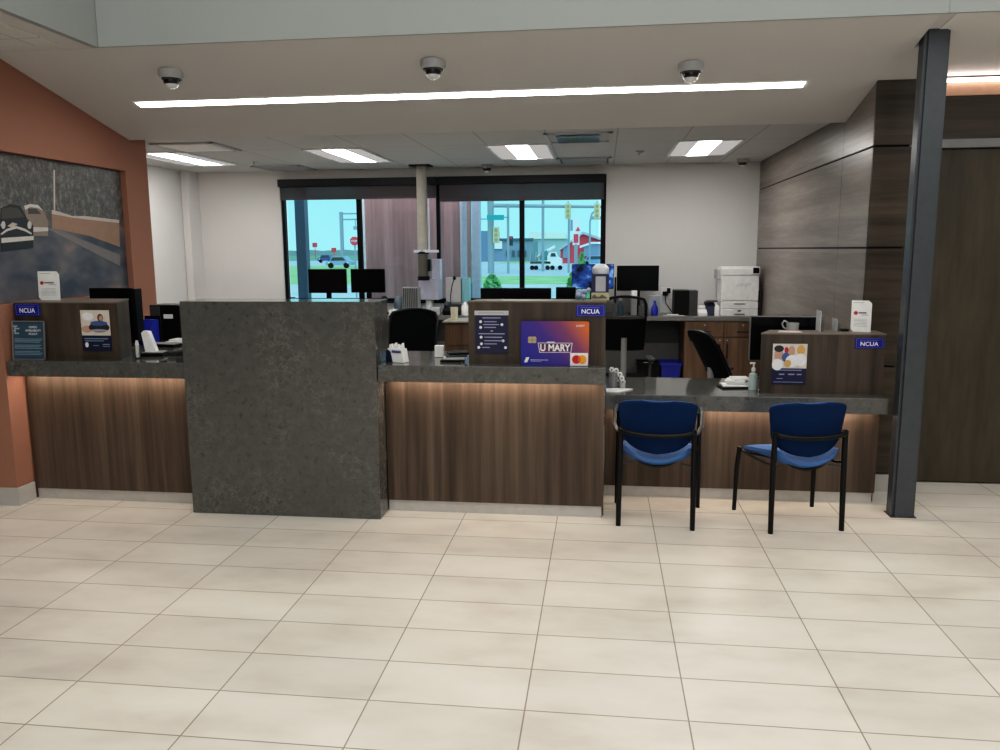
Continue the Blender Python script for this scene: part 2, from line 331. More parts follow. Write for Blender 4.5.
pbox([(-.835, 5.0), (.023, 5.0), (.023, 5.17), (-.80, 5.17)], 1.01, 1.412, 'wood privacy box on middle counter behind the card sign')
pbox([(1.06, 5.54), (1.853, 5.54), (1.853, 5.76), (1.16, 5.76)], .757, 1.166, 'wood privacy box on low desk behind the right blue chair')

# ------------------------------------------------------------------ signs
GOLDB = mat('print_bar_white', (.75, .75, .75), .6); DKBAR = mat('print_bar_dark', (.12, .12, .13), .6)
def ncua(cx, cz, y, w, h, label):
    t = thing('insurance_sign', label, 'sign', (cx, y, cz-h/2), 0, 'NCUA signs on the privacy boxes')
    B(cx-w/2, cx+w/2, y-.004, y, cz-h/2, cz+h/2, .001).build('sign_plate', NCUAB, t)
    bars([(cx-w*.46, cx+w*.46, cz+h*.43, cz+h*.45), (cx-w*.46, cx+w*.46, cz-h*.45, cz-h*.43), (cx-w*.46, cx-w*.45, cz-h*.45, cz+h*.45), (cx+w*.45, cx+w*.46, cz-h*.45, cz+h*.45), (cx-w*.34, cx+w*.3, cz+h*.26, cz+h*.29)], y-.004).build('border_line', mat('pale_blue_line', (.16, .18, .5), .5), t)
    text('NCUA', WHT, (cx, y-.0045, cz-h*.06), w*.62, t, height=h*.4, bold=.008)
ncua(-3.853, 1.346, 4.998, .182, .078, 'blue NCUA sign on the left privacy box above framed sign')
ncua(-.07, 1.352, 4.998, .178, .07, 'blue NCUA sign on the middle box above the bank card')
ncua(1.752, 1.103, 5.538, .182, .068, 'blue NCUA sign on the low right privacy box')
# framed policy sign leaning on the left box
def lean(y, z0, ang): return Matrix.Translation((0, y, z0)) @ Matrix.Rotation(-ang, 4, 'X')
t = thing('framed_sign', 'framed blue funds availability policy sign on left counter', 'sign', (-3.875, 4.95, 1.01))
t.rotation_euler = (-.09, 0, 0); ORG[t.name] = Vector((-3.875, 4.95, 1.01))
x0, x1 = -3.955, -3.715; z0, z1 = 1.01, 1.275; y = 4.95
MB().box(x0, x1, y-.01, y, z0, z0+.008).box(x0, x1, y-.01, y, z1-.008, z1).box(x0, x0+.008, y-.01, y, z0, z1).box(x1-.008, x1, y-.01, y, z0, z1).build('frame', SILV, t)
B(x0+.004, x1-.004, y-.005, y+.002, z0+.004, z1-.004).build('poster', SLATE, t)
for s_, zz, ww in (('FUNDS', 1.232, .05), ('AVAILABILITY', 1.209, .098), ('POLICY', 1.186, .055)): text(s_, GOLDB, (-3.80, y-.006, zz), ww*1.15, t, 'title_line', .014)
em = MB()
for a, b, zz in ((-3.955, -3.915, 1.238), (-3.935, -3.9, 1.222), (-3.955, -3.925, 1.207), (-3.93, -3.905, 1.19)): em.box(a, b, y-.0062, y-.0052, zz-.004, zz+.004)
em.box(-3.937, -3.93, y-.0062, y-.0052, 1.185, 1.238).build('emblem', mat('emblem_grey', (.35, .42, .45), .5), t)
bars([(-3.94, -3.735-.01*(i % 3), 1.15-i*.0105, 1.1545-i*.0105) for i in range(12) if i % 4 != 3], y-.0052).build('printed_text', mat('pale_text', (.2, .28, .34), .6), t)
# flyer with photo on the left box
def picture(name, parent, x0, x1, z0, z1, y, blobs, base):
    p = B(x0, x1, y-.001, y, z0, z1).build(name, base, parent)
    for i, (cx, cz, rx, rz, m_) in enumerate(blobs):
        mm = MB(); mm.prism([(x0+(cx+rx*math.cos(2*PI*k/18))*(x1-x0), z0+(cz+rz*math.sin(2*PI*k/18))*(z1-z0)) for k in range(18)], 'Y', y-.0013-i*.0002, y-.001)
        mm.build('print_patch', m_, p)
    return p
SKIN = mat('print_skin', (.5, .3, .21), .6); PB = mat('print_dark', (.02, .02, .03), .6); PBG = mat('print_cream', (.62, .56, .5), .6); PBL = mat('print_blue', (.06, .1, .28), .6); PY = mat('print_yellow', (.6, .35, .1), .6); PW = mat('print_white', (.75, .74, .74), .6); PGR = mat('print_grey', (.33, .33, .36), .6); PBR = mat('print_brown', (.12, .05, .03), .6)
t = thing('photo_flyer', 'flyer of a person at a laptop, on left privacy box', 'flyer', (-3.42, 4.998, 1.07))
B(-3.47, -3.262, 4.9955, 4.9985, 1.072, 1.345).build('sheet', NAVY, t)
picture('photo', t, -3.47, -3.262, 1.175, 1.345, 4.9955, [(.25, .75, .2, .16, PW), (.2, .25, .2, .14, SKIN), (.62, .32, .36, .2, PB), (.62, .48, .3, .1, PBL), (.68, .7, .1, .16, PBR), (.7, .68, .06, .1, SKIN), (.6, .2, .3, .05, PGR)], PBG)
bars([(-3.455, -3.285, 1.15, 1.156), (-3.45, -3.315, 1.136, 1.141), (-3.395, -3.355, 1.105, 1.109), (-3.325, -3.275, 1.112, 1.118), (-3.325, -3.275, 1.1, 1.104)], 4.9955).build('printed_text', mat('pale_text', (.2, .28, .34), .6), t)
MB().prism([(-3.44+.012*math.cos(k*PI/6), 1.112+.018*math.sin(k*PI/6)) for k in range(12)], 'Y', 4.994, 4.9955).build('seal', PW, t)
def brochure(x0, x1, yb, z0, z1, label, tilt):
    t = thing('brochure', label, 'brochure', ((x0+x1)/2, yb, z0), 0, 'white brochures standing on privacy boxes'); t.rotation_euler = (-.05, 0, tilt)
    h = z1-z0; w_ = x1-x0
    MB().prism([(x0, z0+.02), (x0+.02, z0), (x1, z0), (x1, z1-.02), (x1-.02, z1), (x0, z1)], 'Y', yb-.003, yb).build('cover', PAPER, t)
    MB().prism([(x0, z0+.001), (x1, z0+.001), (x1, z0+.002), (x0, z0+.002)], 'Y', yb, yb+.06).box(x0+.01, x1-.01, yb+.001, yb+.004, z0, z1-.03).build('back_leaf', LGREY, t)
    MB().prism([(x0+.028+.013*math.cos(k*PI/8), z0+h*.6+.013*math.sin(k*PI/8)) for k in range(16)], 'Y', yb-.0045, yb-.003).build('red_dot', RED, t)
    bars([(x0+.045, x0+w_*.75, z0+h*.585, z0+h*.63)], yb-.003).build('printed_word', DKBAR, t); bars([(x0+w_*.5, x0+w_*.85, z0+h*.53, z0+h*.55)], yb-.003).build('printed_line', PGR, t)
    bars([(x0+w_*.15, x0+w_*.8, z0+h*(.4-.045*i), z0+h*(.41-.045*i)) for i in range(6)], yb-.003).build('printed_text', PGR, t); bars([(x0+.01, x0+w_*.6, z1-.016, z1-.013)], yb-.003).build('printed_heading', PGR, t)
brochure(-3.85, -3.695, 5.12, 1.402, 1.6, 'white brochure standing on top of left privacy box', .03)
brochure(1.665, 1.79, 5.66, 1.166, 1.376, 'white brochure standing on top of right privacy box', -.25)
# navy flyer and bank card sign on the middle box
t = thing('navy_flyer', 'navy printed flyer with white header, on middle privacy box', 'flyer', (-.686, 4.998, 1.08))
B(-.79, -.585, 4.9955, 4.9985, 1.08, 1.325).build('sheet', NAVY, t)
hd = B(-.795, -.58, 4.994, 4.9985, 1.322, 1.35).build('header', mat('header_grey', (.48, .47, .47), .6), t)
bars([(-.77, -.61, 1.333, 1.34)], 4.994).build('header_text', PGR, hd)
rows = [(-.745, -.63, 1.302), (-.735, -.655, 1.278), (-.74, -.64, 1.26), (-.735, -.66, 1.242), (-.77, -.605, 1.202), (-.735, -.62, 1.18), (-.735, -.615, 1.158), (-.735, -.655, 1.138), (-.75, -.7, 1.115)]
bars([(a, b, z, z+.006) for a, b, z in rows], 4.9955).build('printed_text', mat('text_lavender', (.3, .3, .45), .6), t)
for a, z in ((-.757, 1.281), (-.622, 1.263), (-.757, 1.245), (-.755, 1.183), (-.615, 1.161), (-.753, 1.141), (-.77, 1.118), (-.6, 1.118)):
    MB().prism([(a+.009*math.cos(k*PI/6), z+.009*math.sin(k*PI/6)) for k in range(12)], 'Y', 4.994, 4.9955).build('bullet_icon', PW, t)
text('OR', PW, (-.686, 4.995, 1.222), .016, t, 'printed_word')
t = thing('card_sign', 'large U MARY bank card sign leaning on middle box', 'sign', (-.29, 4.972, 1.011)); y = 4.972
def rr(x0, x1, z0, z1, r):
    return [(cx+r*math.cos(a0+k*PI/10), cz+r*math.sin(a0+k*PI/10)) for cx, cz, a0 in ((x1-r, z1-r, 0), (x0+r, z1-r, PI/2), (x0+r, z0+r, PI), (x1-r, z0+r, 1.5*PI)) for k in range(6)]
gt = NT('card_gradient', .35)
sp = gt.n('ShaderNodeSeparateXYZ'); gt.l(gt.mapping(loc=(.5, 0, -1.01)), sp.inputs[0])
a1 = gt.n('ShaderNodeMath', operation='MULTIPLY_ADD'); gt.l(sp.outputs[0], a1.inputs[0]); a1.inputs[1].default_value = 1.75
s2 = gt.n('ShaderNodeMath', operation='MULTIPLY_ADD'); gt.l(sp.outputs[2], s2.inputs[0]); s2.inputs[1].default_value = 1.3; s2.inputs[2].default_value = -.12; gt.l(s2.outputs[0], a1.inputs[2])
MB().prism(rr(-.5, -.077, 1.011, 1.288, .014), 'Y', y-.006, y).build('card_panel', gt.done(gt.ramp(a1.outputs[0], [(.05, (.02, .02, .25)), (.4, (.055, .025, .22)), (.66, (.2, .05, .12)), (.9, (.6, .13, .03))])), t)
ch = MB().prism(rr(-.455, -.403, 1.152, 1.192, .008), 'Y', y-.008, y-.006).build('chip', mat('chip_gold', (.5, .42, .25), .35, .4), t)
bars([(-.455, -.403, 1.171, 1.173), (-.43, -.428, 1.152, 1.192)], y-.008).build('chip_line', OLIVE, ch)
PURP = mat('outline_purple', (.09, .02, .09), .5)
MB().prism([(-.394, 1.155), (-.34, 1.155), (-.335, 1.162), (-.29, 1.162), (-.285, 1.155), (-.178, 1.155), (-.187, 1.094), (-.384, 1.092)], 'Y', y-.0068, y-.006).build('word_outline', mat('word_outline', (.6, .56, .58), .5), t)
MB().prism([(-.389, 1.151), (-.184, 1.151), (-.191, 1.098), (-.38, 1.096)], 'Y', y-.0075, y-.0068).build('word_ground', PURP, t)
text('U MARY', PW, (-.285, y-.0082, 1.124), .188, t, height=.045, bold=.03)
text('DEBIT', PW, (-.13, y-.0065, 1.261), .052, t, 'card_word', .011, bold=.01)
bars([(-.44, -.33, 1.043, 1.049)], y-.006).build('printed_name', mat('text_lavender', (.3, .3, .45), .6), t); bars([(-.44, -.37, 1.036, 1.039)], y-.006).build('printed_line', mat('text_lavender', (.3, .3, .45), .6), t)
MB().prism([(-.48, 1.03), (-.46, 1.03), (-.447, 1.062), (-.467, 1.062)], 'Y', y-.0075, y-.006).build('bank_emblem', PW, t)
B(-.193, -.083, y-.0075, y-.006, 1.013, 1.092).build('logo_ground', PW, t)
for cx, nm, cc in ((-.154, 'red_circle', (.5, .012, .015)), (-.118, 'orange_circle', (.8, .3, .02))):
    MB().prism([(cx+.027*math.cos(k*PI/14), 1.052+.027*math.sin(k*PI/14)) for k in range(28)], 'Y', y-.009-(.0005 if nm[0] == 'r' else 0), y-.0075).build(nm, mat(nm, cc, .5), t)
MB().prism([(-.136+.009*math.cos(k*PI/10), 1.052+.02*math.sin(k*PI/10)) for k in range(20)], 'Y', y-.0102, y-.0095).build('circle_overlap', mat('overlap', (.7, .1, .01), .5), t)
# family flyer on the right box
t = thing('family_flyer', 'flyer with group photo on low right privacy box', 'flyer', (1.25, 5.538, .82))
B(1.138, 1.36, 5.5355, 5.5385, .82, 1.095).build('sheet', NAVY, t)
picture('photo', t, 1.138, 1.36, .93, 1.095, 5.5355, [(.18, .55, .13, .3, SKIN), (.18, .8, .14, .14, PB), (.15, .15, .16, .24, PW), (.4, .45, .13, .2, PBL), (.55, .7, .1, .22, SKIN), (.58, .3, .2, .25, PW), (.45, .2, .1, .15, PY), (.82, .75, .12, .2, PY), (.82, .35, .17, .26, PW), (.4, .75, .06, .12, RED)], PBG)
bars([(1.17, 1.33, .915, .92), (1.185, 1.22, .885, .893), (1.245, 1.285, .885, .893), (1.3, 1.33, .885, .893), (1.17, 1.21, .858, .862), (1.15, 1.34, .835, .838)], 5.5355).build('printed_text', mat('text_lavender', (.3, .3, .45), .6), t)
# mural in the recess
mt = NT('mural_print', .4)
sp = mt.n('ShaderNodeSeparateXYZ'); mt.l(mt.pos, sp.inputs[0])
zr = mt.n('ShaderNodeMapRange'); mt.l(sp.outputs[2], zr.inputs[0]); zr.inputs[1].default_value = 1.43; zr.inputs[2].default_value = 2.40
trees = mt.ramp(mt.noise(mt.mapping((1, 11, 8)), 2.6, 9, .85), [(.33, (.025, .026, .03)), (.52, (.1, .096, .09)), (.69, (.38, .36, .32))])
road = mt.ramp(mt.noise(mt.mapping((1, 1.6, 3.)), 1.1, 3), [(.35, (.05, .06, .085)), (.5, (.13, .12, .13)), (.64, (.32, .23, .2))])
mur = mt.done(mt.mix(road, trees, mt.ramp(zr.outputs[0], [(.5, (0,)*3), (.56, (1,)*3)])))
t = thing('wall_mural', 'vintage road photo mural in terracotta wall recess', 'mural', (-4.036, 5.7, 1.43))
B(-4.04, -4.032, 4.905, 6.482, 1.387, 2.398).build('print_panel', mur, t)
def mp(pts, name, m_, d=.001):
    q = [at(px, py, 'X', -4.03) for px, py in pts]
    MB().prism([(p.y, p.z) for p in q], 'X', -4.032, -4.031+d).build(name, m_, t)
mp([(52, 213), (75, 217), (119, 222), (120, 247), (90, 236), (52, 228)], 'fence', mat('mural_fence', (.33, .2, .135), .5))
mp([(52, 210), (60, 212), (72, 216), (85, 216), (119, 220), (119, 223), (75, 218), (52, 214)], 'hedge_top', mat('mural_pale', (.55, .49, .43), .5), .002)
mp([(53.4, 170), (54.8, 170), (55.2, 212), (53.8, 212)], 'lamp_post', mat('mural_pale', (.55, .49, .43), .5), .002)
mp([(48, 229), (54, 228), (120, 255), (120, 266)], 'kerb', mat('mural_kerb', (.2, .18, .175), .5))
CARD = mat('mural_car', (.018, .018, .022), .4); CHR = mat('mural_chrome', (.6, .57, .54), .5)
mp([(24, 206), (30, 204), (38, 205), (45, 213), (48, 222), (48, 236), (30, 236)], 'rear_car', mat('mural_tan_car', (.26, .2, .16), .5), .002)
mp([(24, 206), (30, 204), (38, 205), (43, 211), (38, 208), (30, 207), (25, 210)], 'rear_car_roof', CHR, .003)
mp([(28, 208.5), (36, 208.5), (41, 214), (28, 214)], 'rear_car_glass', mat('mural_glass', (.06, .055, .05), .4), .003)
mp([(31, 227), (48, 227.5), (48, 231), (31, 232)], 'rear_car_bumper', CHR, .003)
mp([(1, 208), (10, 204), (20, 206), (27, 219), (33, 226), (33, 248), (1, 252)], 'front_car', CARD, .004)
mp([(1, 209), (10, 207), (18, 208.5), (24, 217), (1, 219)], 'windscreen', mat('mural_glass', (.06, .055, .05), .4), .005)
mp([(1, 238), (33, 236), (33, 240), (1, 243)], 'front_bumper', CHR, .006)
mp([(1, 233), (6, 229), (16, 226), (25, 229), (31, 233), (31, 234.5), (24, 231), (16, 228.5), (7, 231), (1, 235)], 'grille', CHR, .006)
for cx in (2.8, 29): mp([(cx+2*math.cos(k*PI/5), 225+4*math.sin(k*PI/5)) for k in range(10)], 'headlamp', CHR, .006)
mp([(7, 226), (12, 222.5), (17, 224), (12, 228)], 'badge', mat('mural_pale', (.55, .49, .43), .5), .006)

# ------------------------------------------------------------------ lights and ceiling devices
def sop(px, py):
    d = fw+rt*((px-500)/F)+up*((375-py)/F); t_ = (2.66+.236*6.57-EYE.z)/(d.z+.236*d.y); return EYE+d*t_
t = thing('linear_light', 'long white linear light slot across the soffit', 'light', (-1.06, 5.88, soz(5.88)))
def sbox(x0, x1, y0, y1, dz0, dz1): return MB().prism([(y0, soz(y0)-dz1), (y1, soz(y1)-dz1), (y1, soz(y1)-dz0), (y0, soz(y0)-dz0)], 'X', x0, x1)
sbox(-3.47, 1.33, 5.842, 5.925, .001, .006).build('diffuser', LED, t)
MB().prism([(5.83, soz(5.83)-.005), (5.842, soz(5.842)-.005), (5.842, soz(5.842)), (5.83, soz(5.83))], 'X', -3.48, 1.34).prism([(5.925, soz(5.925)-.005), (5.937, soz(5.937)-.005), (5.937, soz(5.937)), (5.925, soz(5.925))], 'X', -3.48, 1.34).build('trim_rail', WHT, t)
cv = tag(B(2.1, 5.9, 6.135, 6.165, 2.853, 2.876).build('cove_light', LEDC), 'warm cove light line above the wood corridor wall', 'light')
def troffer(x0, label, first=[None]):
    y0 = 7.81; zc = 2.715
    if first[0]: return dup(first[0], (x0+.3, 8.42, zc), None, label)
    t = thing('ceiling_light', label, 'light', (x0+.3, 8.42, zc), 0, 'troffer lights in the office ceiling'); first[0] = t
    x1 = x0+.605; y1 = 9.03
    MB().box(x0, x1, y0, y0+.02, zc-.012, zc-.001).box(x0, x1, y1-.02, y1, zc-.012, zc-.001).box(x0, x0+.02, y0, y1, zc-.012, zc-.001).box(x1-.02, x1, y0, y1, zc-.012, zc-.001).build('frame', WHT, t)
    B(x0+.2, x0+.405, y0+.02, y1-.02, zc-.01, zc-.001).build('lens', TROF, t)
    for a, b in ((x0+.02, x0+.2), (x0+.405, x0+.585)): B(a, b, y0+.02, y1-.02, zc-.006, zc-.001).build('reflector', TROF2, t)
troffer(-4.765, 'ceiling troffer light nearest the terracotta wall'); troffer(-2.945, 'ceiling troffer light above the two black monitors by the window')
troffer(-1.13, 'ceiling troffer light next to the blue reflecting ceiling panel'); troffer(.67, 'rightmost ceiling troffer light, nearest the wood wall')
def vent(x0, x1, y0, y1, label, n=6):
    zc = 2.715; t = thing('ceiling_vent', label, 'vent', ((x0+x1)/2, (y0+y1)/2, zc), 0, 'ceiling air vents')
    MB().box(x0, x1, y0, y0+.03, zc-.014, zc-.001).box(x0, x1, y1-.03, y1, zc-.014, zc-.001).box(x0, x0+.03, y0, y1, zc-.014, zc-.001).box(x1-.03, x1, y0, y1, zc-.014, zc-.001).build('frame', LGREY, t)
    B(x0+.03, x1-.03, y0+.03, y1-.03, zc-.004, zc-.001).build('backing', DGREY, t)
    B(x0+.055, x1-.055, y0+.055, y1-.055, zc-.016, zc-.004, .002).build('face_plate', WHT if n == 6 else mat('vent_grey', (.36, .36, .36), .6), t)
a = at(190, 145, 'Z', 2.715)
vent(-4.15, -3.54, 7.17, 7.78, 'square air vent in ceiling just left above first troffer'); vent(-4.1, -3.5, 9.22, 9.8, 'square air vent above the left end of the window', 5)
vent(-.52, .08, 9.04, 9.64, 'air vent above the right end of the window', 5)
t = thing('ceiling_panel', 'ceiling diffuser panel reflecting blue window light', 'ceiling panel', (-.23, 7.45, 2.715))
MB().box(-.52, .07, 7.13, 7.16, 2.70, 2.714).box(-.52, .07, 7.71, 7.74, 2.70, 2.714).box(-.52, -.49, 7.13, 7.74, 2.70, 2.714).box(.04, .07, 7.13, 7.74, 2.70, 2.714).build('frame', LGREY, t)
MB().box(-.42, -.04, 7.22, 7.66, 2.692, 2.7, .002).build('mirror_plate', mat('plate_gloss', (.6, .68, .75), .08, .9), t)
def dome(loc, label, s=1., first=[None]):
    if first[0] and s == 1.: return dup(first[0], loc, None, label)
    t = thing('dome_camera', label, 'security camera', loc, 0, 'dome security cameras'); x, y, z = loc
    MB().lathe([(.0, .016), (.082*s, .016), (.082*s, -.02*s), (.074*s, -.04*s), (.0, -.04*s)], loc, 28).build('housing', mat('housing_grey', (.42, .42, .42), .5), t, True)
    MB().lathe([(.066*s, -.038*s), (.064*s, -.05*s), (.054*s, -.052*s), (.054*s, -.038*s)], loc, 24).build('ring', DGREY, t, True)
    MB().lathe([(.05*s, -.046*s), (.051*s, -.06*s), (.046*s, -.08*s), (.033*s, -.097*s), (.014*s, -.105*s), (.002, -.106*s)], loc, 24).build('dome', mat('dome_painted_glint', (.75, .75, .75), .08), t, True)  # pale lower cap: bright reflection on the dark dome put into its colour
    MB().lathe([(.045*s, -.044*s), (.0525*s, -.05*s), (.0525*s, -.062*s), (.049*s, -.075*s), (.043*s, -.0825*s), (.03*s, -.083*s)], loc, 24).build('lens_cover', mat('dome_smoke', (.006, .006, .007), .3), t, True)
    if s == 1.: first[0] = t
for (px, py), lab in (((171, 72), 'dome camera on soffit at left, nearest the terracotta wall'), ((433, 62), 'dome camera on the soffit above the stone block'), ((691, 65), 'dome camera on the soffit at right, nearest the column')):
    p = sop(px, py); dome((p.x, p.y, p.z-.004), lab)
dome((at(738, 163, 'Z', 2.7).x, 9.5, 2.704), 'small dome camera in ceiling corner by the wood wall', .8); dome((at(487, 170, 'Y', 9.6).x, 9.6, 2.704), 'small dome camera over the middle of the window', .8)
def sprink(px, py, label):
    p = at(px, py, 'Z', 2.715); t = thing('sprinkler', label, 'sprinkler', p, 0, 'ceiling sprinklers')
    MB().lathe([(0, .004), (.045, .004), (.04, -.012), (0, -.012)], p, 20).build('plate', LGREY, t, True)
    MB().lathe([(.012, -.01), (.012, -.035), (.028, -.038), (.028, -.042), (.001, -.042)], p, 16).build('head', SILV, t, True)
sprink(254, 161, 'sprinkler head between first two troffer lights'); sprink(640, 151, 'sprinkler head left of the rightmost troffer light')

# ------------------------------------------------------------------ blue guest chairs
def guest_chair(name, label, loc, rot, arms):
    t = thing(name, label, 'chair', loc, rot, 'blue guest chairs at the low desk', local=True)
    def seat(u, v):
        a, b = u*2-1, v*2-1
        k = (1-.12*abs(b)**6); x = a*(.238+.022*b)*k; yy = .225+b*.24*(1-.12*abs(a)**4)
        z = .452+.06*abs(a)**2*(.5-.5*b)-.04*max(0, -b)*(1-abs(a)**2)*.4-.03*max(0, b-.6)
        return (x, yy, z)
    def edge(u, v):
        e = min(1, min(1-abs(u*2-1), 1-abs(v*2-1))*5); return (0, 0, -.018-.026*math.sqrt(e))
    MB().surf(seat, 24, 20, edge).build('seat', BLUE, t, True)
    MB().surf(lambda u, v: (lambda p: (p[0]*.9, .225+(p[1]-.225)*.9, p[2]-.042))(seat(u, v)), 16, 14, lambda u, v: (0, 0, -.012)).build('seat_shell', BLKM, t, True)
    def half(v):
        if v < .42: return .222*max(.004, 1-((.42-v)/.42)**2.1)**.5
        if v < .86: return .222+.02*(v-.42)/.44
        return .242*max(.004, 1-((v-.86)/.15)**2.6)**.5
    def back(u, v):
        v = v*v*(3-2*v)*.6+v*.4; a = u*2-1; x = a*half(v); z = .47+.335*v+.005*abs(a)**2*max(0, v-.6)/.4
        return (x, .005-.05*(v-.4)+.055*(x/.21)**2, z)
    MB().surf(back, 22, 22, lambda u, v: (0, -.018-.012*math.sqrt(max(0, 1-(u*2-1)**2)), 0)).build('backrest', BLUED, t, True)
    MB().surf(lambda u, v: (lambda p: (p[0]*.97, p[1]+.001, p[2]))(back(u, v)), 22, 22, lambda u, v: (0, .014+.014*math.sqrt(max(0, 1-(u*2-1)**2)), 0)).build('back_cushion', BLUE, t, True)
    pts = [(-.222, 0, .622)]+[(.222*math.sin(a), .0-.06*math.cos(a)**.8+.0, .63-.03*math.cos(a)) for a in [(-PI/2+PI*k/14) for k in range(1, 14)]]+[(.222, 0, .622)]
    MB().tube(pts, .016, 10).build('back_bar', BLKM, t, True)
    for s_ in (-1, 1):
        MB().tube([(s_*.228, -.012, 0), (s_*.227, -.004, .25), (s_*.224, .0, .5), (s_*.222, 0, .632)], [.0155, .0175, .0175, .016], 12).build('leg', BLKM, t, True)
        top = .655 if arms else .44
        MB().tube([(s_*.272, .455, 0), (s_*.268, .445, .3), (s_*.262, .425, top)], [.0135, .015, .0145], 12).build('leg', BLKM, t, True)
        MB().tube([(s_*.224, .0, .43), (s_*.22, .1, .41), (s_*.23, .3, .405), (s_*.262, .455, .425)], .009, 8).build('side_rail', BLKM, t, True)
        MB().tube([(s_*.226, .0, .4), (s_*.19, .04, .398), (s_*.15, .06, .4)], .007, 8).build('rail_bracket', DGREY, t, True)
        if arms:
            MB().tube([(s_*.262, .425, .655), (s_*.265, .4, .69), (s_*.27, .34, .705), (s_*.275, .2, .69), (s_*.27, .08, .645), (s_*.245, .01, .612), (s_*.224, 0, .605)], .011, 10).build('armrest', mat('arm_highlight_grey', (.12, .12, .12), .3, .4), t, True)  # highlight along the black arm tubes painted in as grey
    return t
guest_chair('guest_chair', 'blue armchair with black legs at left end of low desk', (.347, 4.925, 0), math.radians(-5), True)
guest_chair('guest_chair', 'armless blue chair turned slightly, right of the armchair', (1.26, 4.95, 0), math.radians(13), False)

# ------------------------------------------------------------------ office furniture
def back_counter():
    t = thing('back_cabinet', 'brown veneer base cabinet with drawers under the printer', 'cabinet', (1.37, 9.56, 0))
    B(.93, 1.79, 9.27, 9.89, .08, .918).build('cabinet_body', WCAB, t)
    B(.95, 1.77, 9.32, 9.89, 0, .08).build('kick_plate', DGREY, t)
    for i in range(2):
        x0 = .945+i*.42; x1 = x0+.41
        dr = B(x0, x1, 9.248, 9.27, .745, .908, .002).build('drawer', WCAB, t)
        B((x0+x1)/2-.07, (x0+x1)/2+.07, 9.225, 9.235, .795, .807, .003).build('handle', BLKM, dr)
        MB().lathe([(.0, 0), (.009, 0), (.009, .01), (0, .01)], (0, 0, 0), 12, Matrix.Translation(((x0+x1)/2, 9.248, .875)) @ Matrix.Rotation(PI/2, 4, 'X')).build('lock', SILV, dr)
        dd = B(x0, x1, 9.248, 9.27, .09, .735, .002).build('door', WCAB, t)
        xh = x0+.035 if i else x1-.035
        B(xh-.006, xh+.006, 9.222, 9.234, .5, .665, .003).build('handle', BLKM, dd)
        MB().lathe([(.0, 0), (.009, 0), (.009, .01), (0, .01)], (0, 0, 0), 12, Matrix.Translation((xh, 9.248, .705)) @ Matrix.Rotation(PI/2, 4, 'X')).build('lock', SILV, dd)
    m = MB().box(-5.08, 1.795, 9.245, 9.895, .921, .965, .003)
    tag(m.build('countertop', mat('laminate_grey', (.17, .165, .155), .4)), 'long grey worktop along the window wall', 'countertop')
    t = thing('back_support', 'grey panel under the window worktop beside the bins', 'panel', (.6, 9.7, 0))
    B(-5, .925, 9.85, 9.885, .6, .918).build('upper_panel', DGREY, t); B(-5, .925, 9.86, 9.89, 0, .6).build('lower_panel', mat('kneespace_grey', (.17, .17, .17), .6), t)
back_counter()
def open_bin(x0, x1, y0, y1, h, m_, label, name='waste_bin'):
    t = thing(name, label, 'bin', ((x0+x1)/2, (y0+y1)/2, 0)); k = .03; mm = MB()
    def wall(a0, a1, b0, b1):   # tapered slab between bottom pts and top pts
        vs = [mm.bm.verts.new(v) for v in (a0, a1, b1, b0)]; mm.bm.faces.new(vs)
    bt = [(x0+k, y0+k, .003), (x1-k, y0+k, .003), (x1-k, y1-k, .003), (x0+k, y1-k, .003)]; tp = [(x0, y0, h), (x1, y0, h), (x1, y1, h), (x0, y1, h)]
    for i in range(4): wall(bt[i], bt[(i+1) % 4], tp[i], tp[(i+1) % 4])
    mm.bm.faces.new([mm.bm.verts.new(v) for v in bt]); bmesh.ops.remove_doubles(mm.bm, verts=mm.bm.verts[:], dist=1e-4); mm.build('bin_body', m_, t)
    MB().box(x0-.012, x1+.012, y0-.012, y0+.004, h-.03, h).box(x0-.012, x1+.012, y1-.004, y1+.012, h-.03, h).box(x0-.012, x0+.004, y0, y1, h-.03, h).box(x1-.004, x1+.012, y0, y1, h-.03, h).build('rim', m_, t)
    return t
t = open_bin(.41, .65, 9.3, 9.6, .43, BLK, 'black waste bin under the window worktop')
MB().box(.48, .6, 9.33, 9.42, .38, .425, .01).build('crumpled_paper', GREY, t)
open_bin(.68, .905, 9.3, 9.62, .432, BLUEP, 'blue recycling bin beside the brown cabinet', 'recycling_bin')
# printer
t = thing('laser_printer', 'white laser printer with extra paper tray on worktop', 'printer', (1.54, 9.55, .966))
B(1.335, 1.745, 9.37, 9.75, 1.05, 1.135, .008).build('paper_tray', WHT, t); B(1.335, 1.745, 9.37, 9.75, .967, 1.048, .008).build('paper_tray', WHT, t)
B(1.335, 1.745, 9.37, 9.75, 1.138, 1.43, .012).build('printer_body', WHT, t)
MB().prism([(9.372, 1.432), (9.75, 1.432), (9.75, 1.52), (9.40, 1.52), (9.372, 1.50)], 'X', 1.33, 1.75).build('scanner_lid', WHT, t)
B(1.675, 1.738, 9.35, 9.385, 1.45, 1.512, .004).build('control_panel', BLK, t)
for z in (1.1, .985): B(1.48, 1.6, 9.366, 9.373, z, z+.01).build('tray_handle', DGREY, t)
B(1.52, 1.56, 9.366, 9.373, 1.02, 1.035).build('tray_indicator', DGREY, t)
B(1.295, 1.333, 9.45, 9.7, 1.38, 1.49, .006).build('side_tray', LGREY, t)
B(1.345, 1.735, 9.368, 9.3705, 1.425, 1.432).build('output_slot', GREY, t)
wv = MB()
for k in range(3): wv.tube([(1.5+k*.05, 9.368, 1.3), (1.52+k*.05, 9.368, 1.33), (1.54+k*.05, 9.368, 1.31), (1.555+k*.05, 9.368, 1.34)], .003, 6)
wv.build('embossed_mark', LGREY, t)
